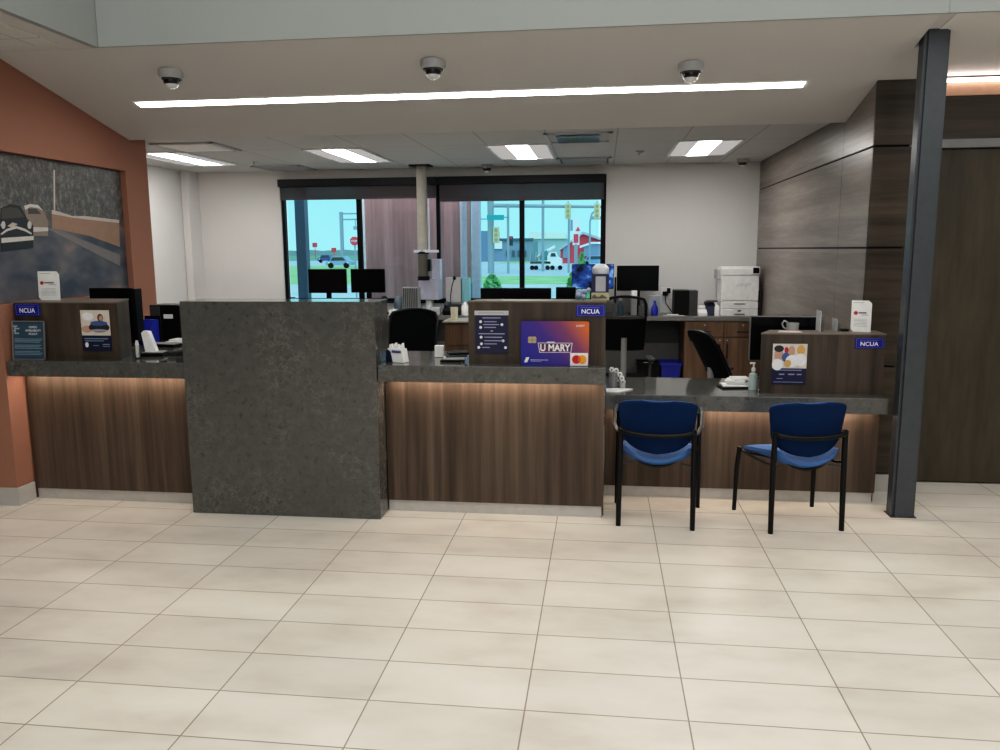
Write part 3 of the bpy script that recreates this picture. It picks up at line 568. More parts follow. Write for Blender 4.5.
def monitor(label, x0, x1, z0, z1, y, base, rot=0, face=None, cat='monitor', group=None, stand=True, dark=BLK, th=.03, bez=None):
    t = thing('monitor', label, 'monitor', ((x0+x1)/2, y, base), rot, group)
    B(x0, x1, y, y+th, z0, z1, .004).build('screen_case', bez or dark, t)
    sc = B(x0+.006, x1-.006, y-.002, y+.001, z0+.008, z1-.006).build('screen', face or SCRN, t)
    cx = (x0+x1)/2
    MB().box(cx-.03, cx+.03, y+th, y+th+.03, base+.01, (z0+z1)/2, .004).build('stand_neck', BLK, t)
    MB().box(cx-.1, cx+.1, y-.06, y+th+.1, base+.001, base+.014, .004).build('stand_base', BLK, t)
    return t
monitor('left one of two black monitors by the left window pane', -3.578, -3.096, 1.216, 1.508, 9.55, .966); monitor('right one of two black monitors by the left window pane', -3.047, -2.621, 1.22, 1.507, 9.57, .966)
tag(MB().lathe([(0, 0), (.05, 0), (.05, .17), (.035, .19), (0, .19)], (at(292, 295, 'Y', 9.7).x, 9.7, .966), 14).build('desk_camera', BLK, None, True), 'small black device at far left of window worktop', 'device')
monitor('black monitor right of the window on the worktop', .168, .652, 1.24, 1.535, 9.6, .966)
ps = NT('screensaver', .2)
v1 = ps.noise(ps.mapping((5, 5, 7)), 1, 3); pcol = ps.ramp(v1, [(.35, (.004, .006, .015)), (.5, (.02, .06, .25)), (.6, (.2, .4, .75)), (.72, (.03, .03, .06))])
ps.l(pcol, ps.b.inputs['Emission Color']); ps.b.inputs['Emission Strength'].default_value = .6
monitor('monitor showing a blue picture, behind the lantern-like card stand', -.36, .132, 1.265, 1.555, 9.55, .966, face=ps.done(pcol))
tag(MB().box(.14, .162, 9.64, 9.67, .966, 1.4).box(.14, .162, 9.58, 9.64, 1.36, 1.4).build('monitor_bracket', BLK), 'black bracket arm between two monitors near the window', 'bracket')
monitor('black monitor showing above the middle privacy box', -.866, -.36, 1.16, 1.457, 5.72, 1.011 if False else .762)
monitor('small black screen corner above middle box beside ornaments', -.325, -.185, 1.25, 1.464, 5.70, .762)
# staff desks behind the counters (their tops hold the monitors)
def staff_desk(x0, x1, y0, y1, z, label):
    t = thing('staff_desk', label, 'desk', ((x0+x1)/2, (y0+y1)/2, 0), 0, 'staff desks behind the counters')
    B(x0, x1, y0, y1, z-.03, z, .003).build('desk_top', mat('laminate_grey', (.17, .165, .155), .4), t)
    for x in (x0+.02, x1-.05): B(x, x+.03, y0+.03, y1-.03, 0, z-.03).build('side_panel', WBOX, t)
staff_desk(-1.0, .0, 5.65, 6.3, .76, 'grey staff desk directly behind the middle counter with black monitors')
# left teller corner
MBK = monitor('large black monitor behind the left privacy box', -3.90, -3.565, 1.035, 1.457, 5.75, 1.011, .05, th=.04)
B(-3.565, -3.53, 5.74, 5.84, 1.05, 1.45, .004).build('side_edge', BLK, MBK)
t = thing('receipt_printer', 'black printer with white label beside the stone block', 'printer', (-3.53, 6.25, 1.011)); t.rotation_euler = (0, 0, .0)
B(-3.66, -3.40, 6.15, 6.36, 1.012, 1.30, .006).build('case', BLK, t); B(-3.655, -3.57, 6.147, 6.15, 1.02, 1.29).build('side_face', DGREY, t); B(-3.54, -3.46, 6.145, 6.15, 1.19, 1.225, .002).build('label', PAPER, t)
t = thing('document_holder', 'bright blue document holder on the left counter', 'holder', (-3.55, 5.9, 1.011)); t.rotation_euler = (0, 0, -.1)
MB().prism([(5.86, 1.012), (5.99, 1.012), (5.99, 1.2), (5.93, 1.2), (5.86, 1.1)], 'X', -3.61, -3.50).build('blue_pocket', BLUEP, t); MB().box(-3.625, -3.485, 5.99, 6.0, 1.012, 1.225).build('back_plate', BLK, t)
t = thing('keyboard', 'black keyboard with pale papers beside the left monitor', 'keyboard', (-3.33, 5.76, 1.011)); t.rotation_euler = (0, 0, -.15)
B(-3.46, -3.2, 5.7, 5.82, 1.012, 1.032, .004).build('key_base', BLK, t); B(-3.45, -3.21, 5.71, 5.81, 1.03, 1.038, .002).build('keys', GREY, t)
tag(MB().box(-3.4, -3.22, 5.9, 6.02, 1.012, 1.03).box(-3.38, -3.2, 5.92, 6.04, 1.0301, 1.045).build('paper_stack', PAPER), 'small stack of white papers behind the keyboard', 'paper')
t = thing('card_reader', 'white upright card reader on black base, left counter', 'card reader', (-3.1, 5.25, 1.011)); t.rotation_euler = (0, 0, .15)
B(-3.18, -3.03, 5.18, 5.3, 1.012, 1.032, .006).build('base', BLK, t); B(-3.175, -3.035, 5.19, 5.29, 1.032, 1.04, .003).build('base_plate', SILV, t)
MB().prism([(-3.16, 1.04), (-3.085, 1.04), (-3.13, 1.18), (-3.165, 1.185), (-3.18, 1.17)], 'Y', 5.22, 5.27).build('body', WHT, t)
t = thing('pen_holder', 'clear pen holder with white strips beside left privacy box', 'pen holder', (-3.13, 5.06, 1.011))
MB().lathe([(0, 0), (.022, 0), (.024, .09), (.021, .09), (.019, .006), (0, .006)], (-3.13, 5.08, 1.012), 16).build('cup', CLEAR, t, True); MB().box(-3.14, -3.125, 5.07, 5.09, 1.02, 1.12).box(-3.13, -3.12, 5.06, 5.075, 1.02, 1.135).build('strip', PAPER, t)
tag(MB().tube([(-3.06, 5.3, 1.018), (-3.0, 5.36, 1.016), (-2.9, 5.36, 1.016), (-2.86, 5.3, 1.016), (-2.93, 5.24, 1.016), (-3.02, 5.22, 1.016)], .004, 6).build('cable', BLK, None, True), 'thin black cable looped on the left counter', 'cable')
# office chairs
MESHT = screen_fabric('open_mesh', (.01, .011, .013), .55)
def office_chair(label, loc, rot, zs0, zt, w_, split=False, arms=True, lean=.1):
    t = thing('office_chair', label, 'chair', loc, rot, 'black office chairs', local=True)
    MB().surf(lambda u, v: ((u-.5)*.48*(1-.1*abs(v*2-1)**4), (v-.5)*.46+.1, .475-.02*max(0, v-.8)*5), 12, 12, lambda u, v: (0, 0, -.05)).build('seat', MESH, t, True)
    def bk(u, v):
        a = u*2-1; r = 1-.12*max(0, (v-.85)/.15)**2-.08*(1-v)**3
        return (a*w_/2*r, -.14-lean*v+.05*a*a, zs0+(zt-zs0)*v-(.03*a*a if v > .8 else 0))
    MB().surf((lambda u, v: bk(u, v*.58)) if split else bk, 14, 16, lambda u, v: (0, -.03, 0)).build('backrest', MESH, t, True)
    if split: MB().surf(lambda u, v: bk(u*.98+.01, .58+v*.41), 12, 8, lambda u, v: (0, -.004, 0)).build('open_mesh', MESHT, t, True)
    MB().tube([bk(0, k/12) for k in range(13)]+[bk(k/10, 1) for k in range(1, 10)]+[bk(1, 1-k/12) for k in range(13)]+[bk(1-k/10, 0) for k in range(1, 11)], .014, 8).build('back_frame', BLKM, t, True)
    MB().tube([(0, -.02, .44), (0, -.2, .46), (0, -.22, zs0+.12)], .028, 8).build('back_spine', GREY, t, True)
    MB().tube([(0, .08, .1), (0, .08, .45)], .03, 12).build('gas_column', SILV, t, True)
    st = MB()
    for k in range(5):
        a = 2*PI*k/5+.3; st.tube([(0, .08, .11), (.27*math.cos(a), .08+.27*math.sin(a), .075)], [.03, .018], 8)
    st.build('star_base', BLKM, t, True)
    for k in range(5):
        a = 2*PI*k/5+.3; MB().ball((.27*math.cos(a), .08+.27*math.sin(a), .031), .03).build('caster', BLK, t, True)
    if arms:
        for s_ in (-1, 1): MB().tube([(s_*.22, .02, .45), (s_*.28, .02, .47), (s_*.285, .02, .64)], .014, 8).box(s_*.285-.035, s_*.285+.035, -.1, .18, .64, .665, .01).build('armrest', DGREY, t, True)
    return t
oc = office_chair('black mesh office chair beside the stone block, below the file sorter', (-1.735, 7.05, 0), PI*.97, .72, 1.19, .46)
office_chair('black mesh office chair right of the middle privacy box', (.2, 8.0, 0), .06, .76, 1.28, .42, True)
office_chair('black office chair tilted before the brown cabinet', (1.13, 7.1, 0), -1.15, .6, 1.04, .36, False, True, .24)
# centre items
t = thing('pedestal_cabinet', 'brown wood pedestal cabinet behind the middle counter', 'cabinet', (-1.2, 8.4, 0))
B(-1.62, -.75, 8.2, 8.6, 0, .985).build('cabinet_body', WCAB, t); B(-1.64, -.73, 8.17, 8.62, .985, 1.0, .003).build('cabinet_top', TAN, t)
B(-1.6, -1.18, 8.185, 8.2, .75, .955, .002).build('drawer', WCAB, t); B(-1.16, -.77, 8.185, 8.2, .75, .955, .002).build('drawer', WCAB, t)
tag(MB().lathe([(0, 0), (.036, 0), (.04, .135), (.036, .135), (.033, .006), (0, .006)], (-1.535, 8.3, 1.001), 20).build('paper_cup', CREAM, None, True), 'tall cream cup on the brown pedestal cabinet', 'cup')
t = thing('file_sorter', 'grey ribbed file sorter on the window worktop', 'file sorter', (-2.27, 9.5, .966))
B(-2.37, -2.175, 9.42, 9.55, .967, 1.29, .004).build('case', mat('sorter_grey', (.3, .3, .3), .5), t)
for k in range(8): B(-2.36+k*.023, -2.348+k*.023, 9.412, 9.42, 1.05, 1.28).build('rib', DGREY, t)
tag(MB().lathe([(0, 0), (.06, 0), (.066, .1), (.055, .18), (.025, .215), (0, .215)], (-2.445, 9.56, .966), 20).build('desk_appliance', mat('bluegrey_plastic', (.12, .16, .2), .35), None, True), 'rounded blue-grey appliance left of the file sorter', 'appliance')
t = thing('desk_phone', 'black handset lamp at the stone block edge by the window', 'phone', (-2.58, 9.45, .966)); MB().ball((-2.6, 9.45, 1.15), .045, .04).build('head', BLK, t, True); MB().tube([(-2.6, 9.45, .98), (-2.6, 9.45, 1.13)], .03).lathe([(0, 0), (.06, 0), (.055, .02), (0, .02)], (-2.6, 9.45, .967)).build('stem', BLK, t, True)
tag(B(-2.5, -2.1, 9.26, 9.38, .967, 1.03, .004).build('paper_tray', PAPER), 'flat white paper tray below the file sorter', 'tray')
PX = at(422.6, 230, 'Y', 9.52).x
t = thing('pneumatic_tube', 'tan pneumatic tube pipe dropping from ceiling at window', 'pneumatic tube', (PX, 9.52, 1.13))
MB().tube([(PX, 9.52, 1.70), (PX, 9.52, 2.713)], 0.062, 24).build('pipe', TAN, t, True); MB().tube([(PX, 9.52, 1.40), (PX, 9.52, 1.69)], .066, 24).build('carrier_sleeve', OLIVE, t, True)
MB().tube([(PX, 9.52, 1.685), (PX, 9.52, 1.71)], .071, 24).tube([(PX, 9.52, 1.37), (PX, 9.52, 1.42)], .073, 24).build('collar', BLK, t, True); B(PX-.13, PX+.12, 9.42, 9.62, 2.7, 2.7145).build('ceiling_plate', BLK, t)
B(PX+.066, PX+.085, 9.51, 9.53, 1.72, 2.33).build('conduit', LAV, t); B(PX-.1, PX+.2, 9.46, 9.48, 1.70, 1.73).build('bracket', LAV, t); MB().box(PX+.066, PX+.095, 9.48, 9.55, 1.48, 1.62).build('switch', BLK, t)
t = thing('tube_station', 'white transaction unit under the tan tube pipe', 'transaction unit', (-2.1, 9.75, .966))
B(-2.215, -1.965, 9.62, 9.84, 1.13, 1.375, .008).build('cabinet', LAV, t); B(-2.07, -1.965, 9.72, 9.84, 1.376, 1.62, .004).build('upper_case', LAV, t); B(-2.14, -2.07, 9.66, 9.8, .967, 1.13, .003).build('stalk', WHT, t)
t = thing('speaker_unit', 'white box unit behind the gooseneck microphone', 'transaction unit', (-1.75, 9.75, .966))
B(-1.895, -1.71, 9.7, 9.84, 1.095, 1.395, .006).build('cabinet', mat('unit_grey', (.5, .49, .5), .5), t); B(-1.70, -1.61, 9.72, 9.84, 1.095, 1.39, .004).build('tinted_side', mat('cyan_panel', (.25, .55, .62), .3), t); B(-1.86, -1.65, 9.73, 9.84, .967, 1.095).build('base', LGREY, t)
t = thing('gooseneck_microphone', 'black gooseneck microphone on the window worktop', 'microphone', (-1.8, 9.55, .966))
MB().tube([(-1.81, 9.55, .98), (-1.81, 9.55, 1.18), (-1.79, 9.55, 1.3), (-1.765, 9.55, 1.38)], .006, 8).build('gooseneck', BLK, t, True); MB().ball((-1.76, 9.55, 1.395), .02, .026).build('capsule', BLK, t, True); MB().box(-1.9, -1.67, 9.48, 9.62, .967, 1.03, .01).build('base', BLK, t)
t = thing('desk_telephone', 'dark desk telephone beside the gooseneck microphone', 'telephone', (-1.72, 9.4, .966)); MB().prism([(9.32, .967), (9.46, .967), (9.46, 1.09), (9.32, 1.02)], 'X', -1.86, -1.66).build('body', BLK, t); MB().tube([(-1.84, 9.39, 1.07), (-1.84, 9.45, 1.11)], .02).build('handset', DGREY, t)
tag(MB().box(-2.03, -1.9, 9.33, 9.43, .967, 1.06, .01).box(-2.0, -1.94, 9.32, 9.33, .99, 1.04).build('adding_machine', LGREY), 'pale grey desk machine left of the telephone', 'machine')
tag(MB().lathe([(0, 0), (.045, 0), (.045, .1), (.02, .13), (.02, .16), (0, .16)], (-1.6, 9.36, .966), 16).build('white_bottle', WHT, None, True), 'white bottle right of the telephone at the window', 'bottle')
# right side of window worktop
t = thing('computer_tower', 'pair of black desktop computer towers on the worktop', 'computer', (.95, 9.5, .966)); B(.82, .99, 9.44, 9.7, .967, 1.255, .004).build('case', BLK, t); B(.99, 1.085, 9.43, 9.7, .967, 1.252, .004).build('side_case', DGREY, t)
t = thing('spray_bottle', 'clear spray bottle behind the mesh office chair', 'bottle', (.21, 9.4, .966)); MB().lathe([(0, 0), (.035, 0), (.037, .1), (.015, .15), (.013, .17), (0, .17)], (.21, 9.4, .967), 16).build('bottle', mat('blue_liquid', (.1, .18, .24), .2), t, True); MB().box(.195, .225, 9.36, 9.42, 1.137, 1.17, .004).build('trigger', WHT, t)
tag(B(.33, .4, 9.45, 9.5, .967, 1.25, .004).build('white_carton', WHT), 'small white carton below the right black monitor', 'carton')
tag(B(.12, .16, 9.38, 9.5, .967, 1.1, .004).box(.42, .5, 9.4, 9.5, .967, 1.08, .004).build('tissue_carton', GREY), 'grey cartons on worktop behind the mesh chair', 'carton')
t = thing('blue_caddy', 'clear caddy with blue bottle on the window worktop', 'caddy', (.6, 9.5, .966)); B(.53, .67, 9.46, 9.6, .967, 1.19, .003).build('caddy', mat('caddy_grey', (.3, .33, .36), .3), t); MB().lathe([(0, 0), (.04, 0), (.04, .09), (.015, .13), (.012, .17), (0, .17)], (.6, 9.43, .967), 14).build('bottle', BLUEP, t, True)
t = thing('wall_outlet', 'wall outlet with black plug above the worktop', 'outlet', (.76, 9.89, 1.18)); B(.70, .84, 9.888, 9.899, 1.13, 1.27, .002).build('plate', WHT, t); MB().box(.72, .78, 9.85, 9.888, 1.17, 1.22, .004).box(.77, .81, 9.85, 9.888, 1.2, 1.26, .004).build('plug', BLK, t); MB().tube([(.75, 9.86, 1.17), (.76, 9.84, 1.08), (.82, 9.8, .99), (.9, 9.75, .975)], .006).build('cord', BLK, t)
tag(MB().box(.7, .93, 9.36, 9.42, .967, .972).box(.74, .87, 9.35, 9.44, .973, .985, .002).build('loose_papers', PAPER), 'loose white papers left of the black towers', 'paper')
t = thing('tape_calculator', 'white desk calculator between towers and printer', 'calculator', (1.13, 9.4, .966)); MB().prism([(9.34, .967), (9.48, .967), (9.48, 1.05), (9.34, 1.0)], 'X', 1.085, 1.185).build('body', WHT, t); MB().tube([(1.1, 9.46, 1.06), (1.17, 9.46, 1.06)], .025).build('paper_roll', PAPER, t)
t = thing('card_terminal', 'dark card terminal beside the white printer', 'terminal', (1.24, 9.5, .966)); MB().prism([(9.45, .967), (9.6, .967), (9.6, 1.12), (9.45, 1.06)], 'X', 1.175, 1.285).build('body', mat('bluegrey_dark', (.05, .06, .1), .4), t); MB().box(1.19, 1.31, 9.46, 9.58, 1.12, 1.135, M=None).build('lid', DGREY, t)
tag(MB().lathe([(0, 0), (.03, 0), (.03, .1), (.012, .13), (0, .13)], (1.3, 9.4, .966), 14).build('sanitizer_bottle', WHT, None, True), 'small white bottle at left foot of printer', 'bottle')
tag(B(1.762, 1.792, 9.4, 9.75, .967, 1.25, .003).build('dark_binder', mat('dark_maroon', (.03, .02, .025), .5)), 'dark binder standing between printer and wood wall', 'binder')
# middle counter items
t = thing('gift_bag', 'small navy and white tissue bag at stone block corner', 'gift bag', (-1.31, 5.05, 1.011)); t.rotation_euler = (0, 0, -.35)
MB().prism([(-1.385, 1.012), (-1.245, 1.012), (-1.26, 1.1), (-1.37, 1.1)], 'Y', 5.02, 5.08).build('bag', PAPER, t); MB().prism([(-1.385, 1.012), (-1.33, 1.012), (-1.345, 1.08), (-1.375, 1.1)], 'Y', 5.015, 5.02).build('navy_side', NAVY, t); B(-1.335, -1.265, 5.016, 5.02, 1.075, 1.09).build('navy_band', mat('band_violet', (.08, .07, .25), .6), t)
tm = MB()
for k in range(4): tm.prism([(-1.365+k*.026, 1.1), (-1.34+k*.026, 1.1), (-1.345+k*.026, 1.13+.008*(k % 2)), (-1.36+k*.026, 1.125)], 'Y', 5.03+.01*(k % 2), 5.05+.01*(k % 2))
tm.build('tissue', WHT, t)
tag(MB().box(-1.12, -1.06, 5.3, 5.34, 1.011, 1.09, .004).build('white_card', PAPER), 'small white card standing on middle counter', 'card')
t = thing('magazine_stack', 'fanned dark magazines beside the middle privacy box', 'magazines', (-.95, 5.12, 1.011))
for k in range(4): MB().box(-.07, .07, -.06, .07, 0, .012, .001, M=Matrix.Translation((-.965+.01*k, 5.12+.02*k, 1.012+.0135*k)) @ Matrix.Rotation(.12*k, 4, 'Z')).build('magazine', [BLK, LGREY, DGREY, BLK][k], t)
# items on top of the middle box
t = thing('card_stand', 'white card stand with navy border on middle box', 'card stand', (-.015, 5.12, 1.416)); cx = -.012
MB().lathe([(0, 0), (.044, 0), (.047, .03), (.045, .16), (.052, .17), (.052, .2), (.03, .222), (0, .224)], (cx, 5.12, 1.4125), 20).build('white_jar', mat('jar_white', (.6, .62, .66), .3), t, True)
B(cx-.055, cx+.052, 5.060, 5.066, 1.46, 1.575).build('card', NAVY, t); B(cx-.03, cx+.032, 5.057, 5.060, 1.467, 1.56).build('card_print', mat('print_stone', (.35, .35, .38), .6), t); B(cx-.055, cx+.055, 5.055, 5.066, 1.413, 1.46).build('card_foot', mat('print_olive', (.4, .36, .22), .6), t)
MB().prism([(cx-.05+.09*k/6, 1.44+.009*math.sin(k*1.9)) for k in range(7)]+[(cx+.04, 1.424), (cx-.05, 1.424)], 'Y', 5.053, 5.055).build('foot_print', OLIVE, t)
orn = MB()
for k in range(9): orn.ball((-.16+.08*random.random(), 5.08+.05*random.random(), 1.428+.055*random.random()), .013+.008*random.random())
tag(orn.build('blue_ornament', mat('ornament_blue', (.3, .35, .5), .4), None, True), 'cluster of pale blue ornaments on middle privacy box', 'ornament')
# right desk items
t = thing('pen_cup', 'grey cup of pens topped with white daisies', 'pen cup', (.09, 5.7, .758))
MB().lathe([(0, 0), (.03, 0), (.032, .105), (.028, .105), (.027, .006), (0, .006)], (.085, 5.72, .758), 18).build('cup', GREY, t, True)
for i, (dx, dz, dy) in enumerate(((-.012, .125, 0), (.02, .118, .01), (.045, .095, -.02), (.06, .07, -.03), (.066, .045, -.03))):
    f = MB(); 
    for k in range(6): f.ball((.085+dx+.011*math.cos(k*PI/3), 5.69+dy, .758+dz+.011*math.sin(k*PI/3)), .0085, None, 8)
    fo = f.build('daisy', WHT, t, True); MB().ball((.085+dx, 5.682+dy, .758+dz), .006, None, 8).build('daisy_centre', OLIVE, fo, True)
    MB().tube([(.085+dx, 5.69+dy, .758+dz), (.085+dx*.3, 5.715, .8)], .003, 6).build('pen', WHT, t)
MB().lathe([(0, 0), (.02, 0), (.022, .05), (0, .05)], (.15, 5.67, .758), 14).build('flower_pot', LGREY, t, True)
tag(MB().prism([(.035, 5.47), (.12, 5.46), (.22, 5.6), (.1, 5.62), (.035, 5.6)], 'Z', .758, .764).build('paper_sheet', PAPER), 'cream paper sheet on low desk by pen cup', 'paper')
t = thing('hand_sanitizer', 'clear pump hand sanitizer bottle beside the right box', 'bottle', (1.05, 5.66, .758))
MB().lathe([(0, 0), (.03, 0), (.031, .09), (.026, .11), (.013, .118), (.013, .13), (0, .13)], (1.045, 5.68, .758), 18).build('bottle', mat('sanitizer_clear', (.45, .55, .53), .12), t, True); MB().lathe([(0, .13), (.014, .13), (.014, .15), (.006, .155), (.006, .18), (0, .18)], (1.045, 5.68, .758), 14).box(1.02, 1.055, 5.672, 5.688, .936, .948, .003).build('pump', WHT, t, True)
t = thing('document_pile', 'pile of brochures and papers on low desk', 'papers', (.94, 5.75, .758))
for k, (dx, dy, rz, w_, m_) in enumerate(((0, 0, .15, .2, BLK), (.01, .02, .05, .19, PAPER), (.03, .05, -.1, .15, LGREY), (.03, .1, -.3, .14, PAPER), (.06, .12, .1, .12, PAPER))):
    MB().box(-w_/2, w_/2, -.07, .07, 0, .009, .001, M=Matrix.Translation((.93+dx, 5.76+dy, .7585+.0105*k)) @ Matrix.Rotation(rz, 4, 'Z')).build('sheet', m_, t)
tag(MB().ball((1.075, 5.6-.02, .772), .013).build('cotton_ball', WHT, None, True), 'tiny white knob at right box corner', 'knob')
mr = monitor('large black monitor behind the right privacy box', 1.06, 1.55, .92, 1.245, 5.95, .758, -.06, th=.035, bez=mat('bezel_grey', (.16, .15, .15), .4))
t = thing('glass_mug', 'clear glass mug on top of right privacy box', 'mug', (1.29, 5.7, 1.166)); MB().lathe([(0, 0), (.04, 0), (.043, .055), (.039, .055), (.036, .006), (0, .006)], (1.295, 5.7, 1.166), 20).build('cup', mat('mug_grey', (.3, .31, .31), .2), t, True)
MB().tube([(1.255, 5.7, 1.18), (1.235, 5.7, 1.19), (1.225, 5.7, 1.215), (1.238, 5.7, 1.235), (1.26, 5.7, 1.225)], .006, 8).build('handle', mat('mug_grey', (.3, .31, .31), .2), t, True)
tag(MB().prism([(1.18, 5.6), (1.33, 5.58), (1.33, 5.64), (1.2, 5.66)], 'Z', 1.166, 1.172).build('flat_card', mat('card_pink', (.75, .6, .55), .6)), 'pale card lying on the right privacy box', 'card')
def holder(px, zt, label):
    x = at(px, 331, 'Z', 1.165).x; t = thing('acrylic_holder', label, 'holder', (x, 5.72, 1.166), 0, 'acrylic holders on right box')
    B(x-.012, x-.008, 5.66, 5.78, 1.166, zt).build('side_plate', LGREY, t); B(x+.008, x+.012, 5.66, 5.78, 1.166, zt-.03).build('side_plate', CLEAR, t); B(x-.012, x+.012, 5.66, 5.78, 1.166, 1.17).build('base', CLEAR, t)
holder(820, 1.305, 'taller acrylic holder edge-on behind right privacy box top'); holder(836, 1.25, 'shorter acrylic holder edge-on on right privacy box')
tag(B(1.61, 1.66, 5.68, 5.74, 1.166, 1.18, .004).build('black_clip', BLK), 'small black clip beside the right white brochure', 'clip')
# roller shades
cg = mull[1]*9.86/9.955
for x0, x1, hb, lab in ((-4.02, cg-.01, .055, 'dark roller shade over the left half of window'), (cg+.01, .02, .01, 'dark roller shade over the right half of window')):
    t = thing('roller_shade', lab, 'roller shade', ((x0+x1)/2, 9.88, 2.3), 0, 'window roller shades')
    B(x0, x1, 9.80, 9.8995, 2.515, 2.605, .004).build('cassette', mat('cassette_black', (.03, .029, .033), .5, 0, .2), t); B(x0+.01, x1-.01, 9.86, 9.863, 2.325+hb, 2.515).build('fabric', SHADE, t); B(x0+.01, x1-.01, 9.854, 9.869, 2.30+hb, 2.326+hb, .003).build('hem_bar', mat('hem_grey', (.07, .068, .07), .5), t)

# ------------------------------------------------------------------ outside
G = -.15
def gmat(n, c1, c2): 
    t = NT(n, .95, .1); return t.done(t.ramp(t.noise(t.mapping(), .7, 5), [(.3, c1), (.7, c2)]))
GRASS = gmat('grass', (.3, .46, .2), (.48, .66, .34)); ROAD = gmat('road_asphalt', (.5, .5, .58), (.6, .6, .68)); CONC = gmat('concrete_drive', (.55, .55, .58), (.68, .67, .7)); FIELD = gmat('far_field', (.16, .3, .22), (.26, .4, .3))
struct(B(-120, 60, 10.1, 44, G-.1, G).build('ground_drive', CONC)); struct(B(-15, 60, 44.05, 58, G-.1, G).build('ground_lawn', GRASS)); struct(B(-15, 60, 58.05, 110, G-.1, G).build('ground_road', ROAD))
struct(B(-120, -15.05, 44.05, 100, G-.1, G).build('ground_lawn', GRASS)); struct(B(-120, -15.05, 100.05, 150, G-.1, G).build('ground_road', ROAD)); struct(B(-300, 300, 150.05, 700, G-.1, G).build('ground_field', FIELD))
struct(B(-15, 60, 110.05, 150, G-.1, G).build('ground_lawn', GRASS))
EB = mat('ext_blue_steel', (.07, .11, .17), .5); EG = mat('ext_pole_grey', (.3, .36, .42), .5); YEL = mat('signal_yellow', (.72, .58, .34), .5); EBL = mat('ext_bluegrey', (.22, .3, .42), .7); EWH = mat('ext_white', (.85, .85, .85), .6); ERED = mat('ext_red', (.75, .06, .09), .6); ETEAL = mat('ext_teal', (.02, .35, .4), .5)
p = at(303.8, 250, 'Y', 10.7).x; tag(B(p-.075, p+.06, 10.62, 10.76, G, 3.2).build('canopy_post', EB), 'slate blue canopy post outside the left window pane', 'post')
PLK = wood('siding_planks', (.37, .2, .2), (.46, .26, .26), (.53, .32, .31), (5, 5, .35), 0, .12)
t = thing('drive_through_pier', 'brown plank pier of the drive through outside window', 'pier', (-2.4, 11.3, G))
B(-3.27, -1.8, 11.0, 11.1, G, 3.4).build('plank_cladding', PLK, t); B(-3.345, -3.27, 10.98, 11.11, G, 3.4).build('corner_trim', EWH, t)
x0, x1 = at(472, 250, 'Y', 10.98).x, at(480, 250, 'Y', 10.98).x; B(x0, x1, 10.96, 11.1, G, 3.4).build('corner_trim', LAV, t)
t = thing('drive_tube', 'pale lavender downpipe tube outside beside the plank pier', 'tube', (-1.83, 10.7, 1.3)); px_ = at(463.5, 240, 'Y', 10.7).x; MB().tube([(px_, 10.7, 1.35), (px_, 10.7, 3.3)], .045, 16).build('pipe', LAV, t, True); MB().tube([(px_, 10.7, 1.28), (px_, 10.7, 1.36)], .055, 16).box(px_-.1, px_+.1, 10.62, 10.78, G, 1.28).build('end_collar', EB, t)
def P(x, y, Y): return at(x, y, 'Y', Y)
def pole(x, ytop, Y, r, label, m_=EG, name='light_pole', xb=None):
    a = P(x, ytop, Y); b = P(xb or x, 262, Y); return tag(MB().tube([(a.x, Y, G), (a.x, Y, a.z)], r, 10).build(name, m_, None, True), label, 'pole')
# gantry at left
t = thing('sign_gantry', 'steel traffic signal gantry seen through left window pane', 'gantry', P(341, 250, 140)); a = P(341, 212, 140); b = P(372, 213, 140)
MB().tube([(a.x, 140, G), (a.x, 140, a.z)], .34, 12).build('mast', EG, t, True)
MB().tube([(a.x, 140, a.z-.3), (b.x, 140, a.z-.3)], .13).tube([(a.x, 140, a.z-1.3), (b.x, 140, a.z-1.3)], .13).build('arm', EG, t)
qa = P(355.5, 228, 140); MB().tube([(qa.x, 140, a.z-1.3), (qa.x, 140, qa.z)], .08).box(qa.x-.35, qa.x+.35, 139.8, 140.2, qa.z-.3, qa.z+.3).build('hanging_signal', EG, t)
t = thing('stop_sign', 'red stop sign outside at the left window mullion', 'sign', (P(355.5, 241, 22).x, 22, G)); q = P(354.5, 241, 22); MB().prism([(q.x+.13*math.cos(PI/8+k*PI/4), q.z+.13*math.sin(PI/8+k*PI/4)) for k in range(8)], 'Y', 21.98, 22).build('face', ERED, t)
text('STOP', EWH, (q.x, 21.975, q.z), .17, t, bold=.02); MB().tube([(q.x, 22.03, G), (q.x, 22.03, q.z)], .025).build('sign_post', EG, t)
def car(px, ybot, Y, w_, h_, m_, label, side=False):
    q = P(px, ybot, Y); x = q.x; t = thing('car', label, 'car', (x, Y, G), 0, 'cars outside'); n = 2.0
    MB().prism([(-w_/2, .25*h_), (-w_/2, .55*h_), (-w_*.36, .6*h_), (-w_*.24, .97*h_), (w_*.2, h_), (w_*.34, .62*h_), (w_/2, .55*h_), (w_/2, .25*h_)], 'Y', Y-.85, Y+.85, Matrix.Translation((x, 0, G))).build('body', m_, t)
    MB().prism([(-w_*.31, .62*h_), (-w_*.22, .9*h_), (w_*.17, .92*h_), (w_*.28, .64*h_)], 'Y', Y-.87, Y-.85, Matrix.Translation((x, 0, G))).build('side_glass', DGREY, t)
    for s_ in (-.3, .3): MB().lathe([(0, 0), (.16*h_+.1, 0), (.16*h_+.1, .2), (0, .2)], (0, 0, 0), 16, Matrix.Translation((x+s_*w_, Y-.68, G+.16*h_+.1)) @ Matrix.Rotation(PI/2, 4, 'X')).build('wheel', BLK, t)
    for s_ in (-1, 1): MB().box(x+s_*w_*.36-.1, x+s_*w_*.36+.1, Y-.9, Y-.85, G+.42*h_, G+.52*h_).build('headlamp', EWH, t)
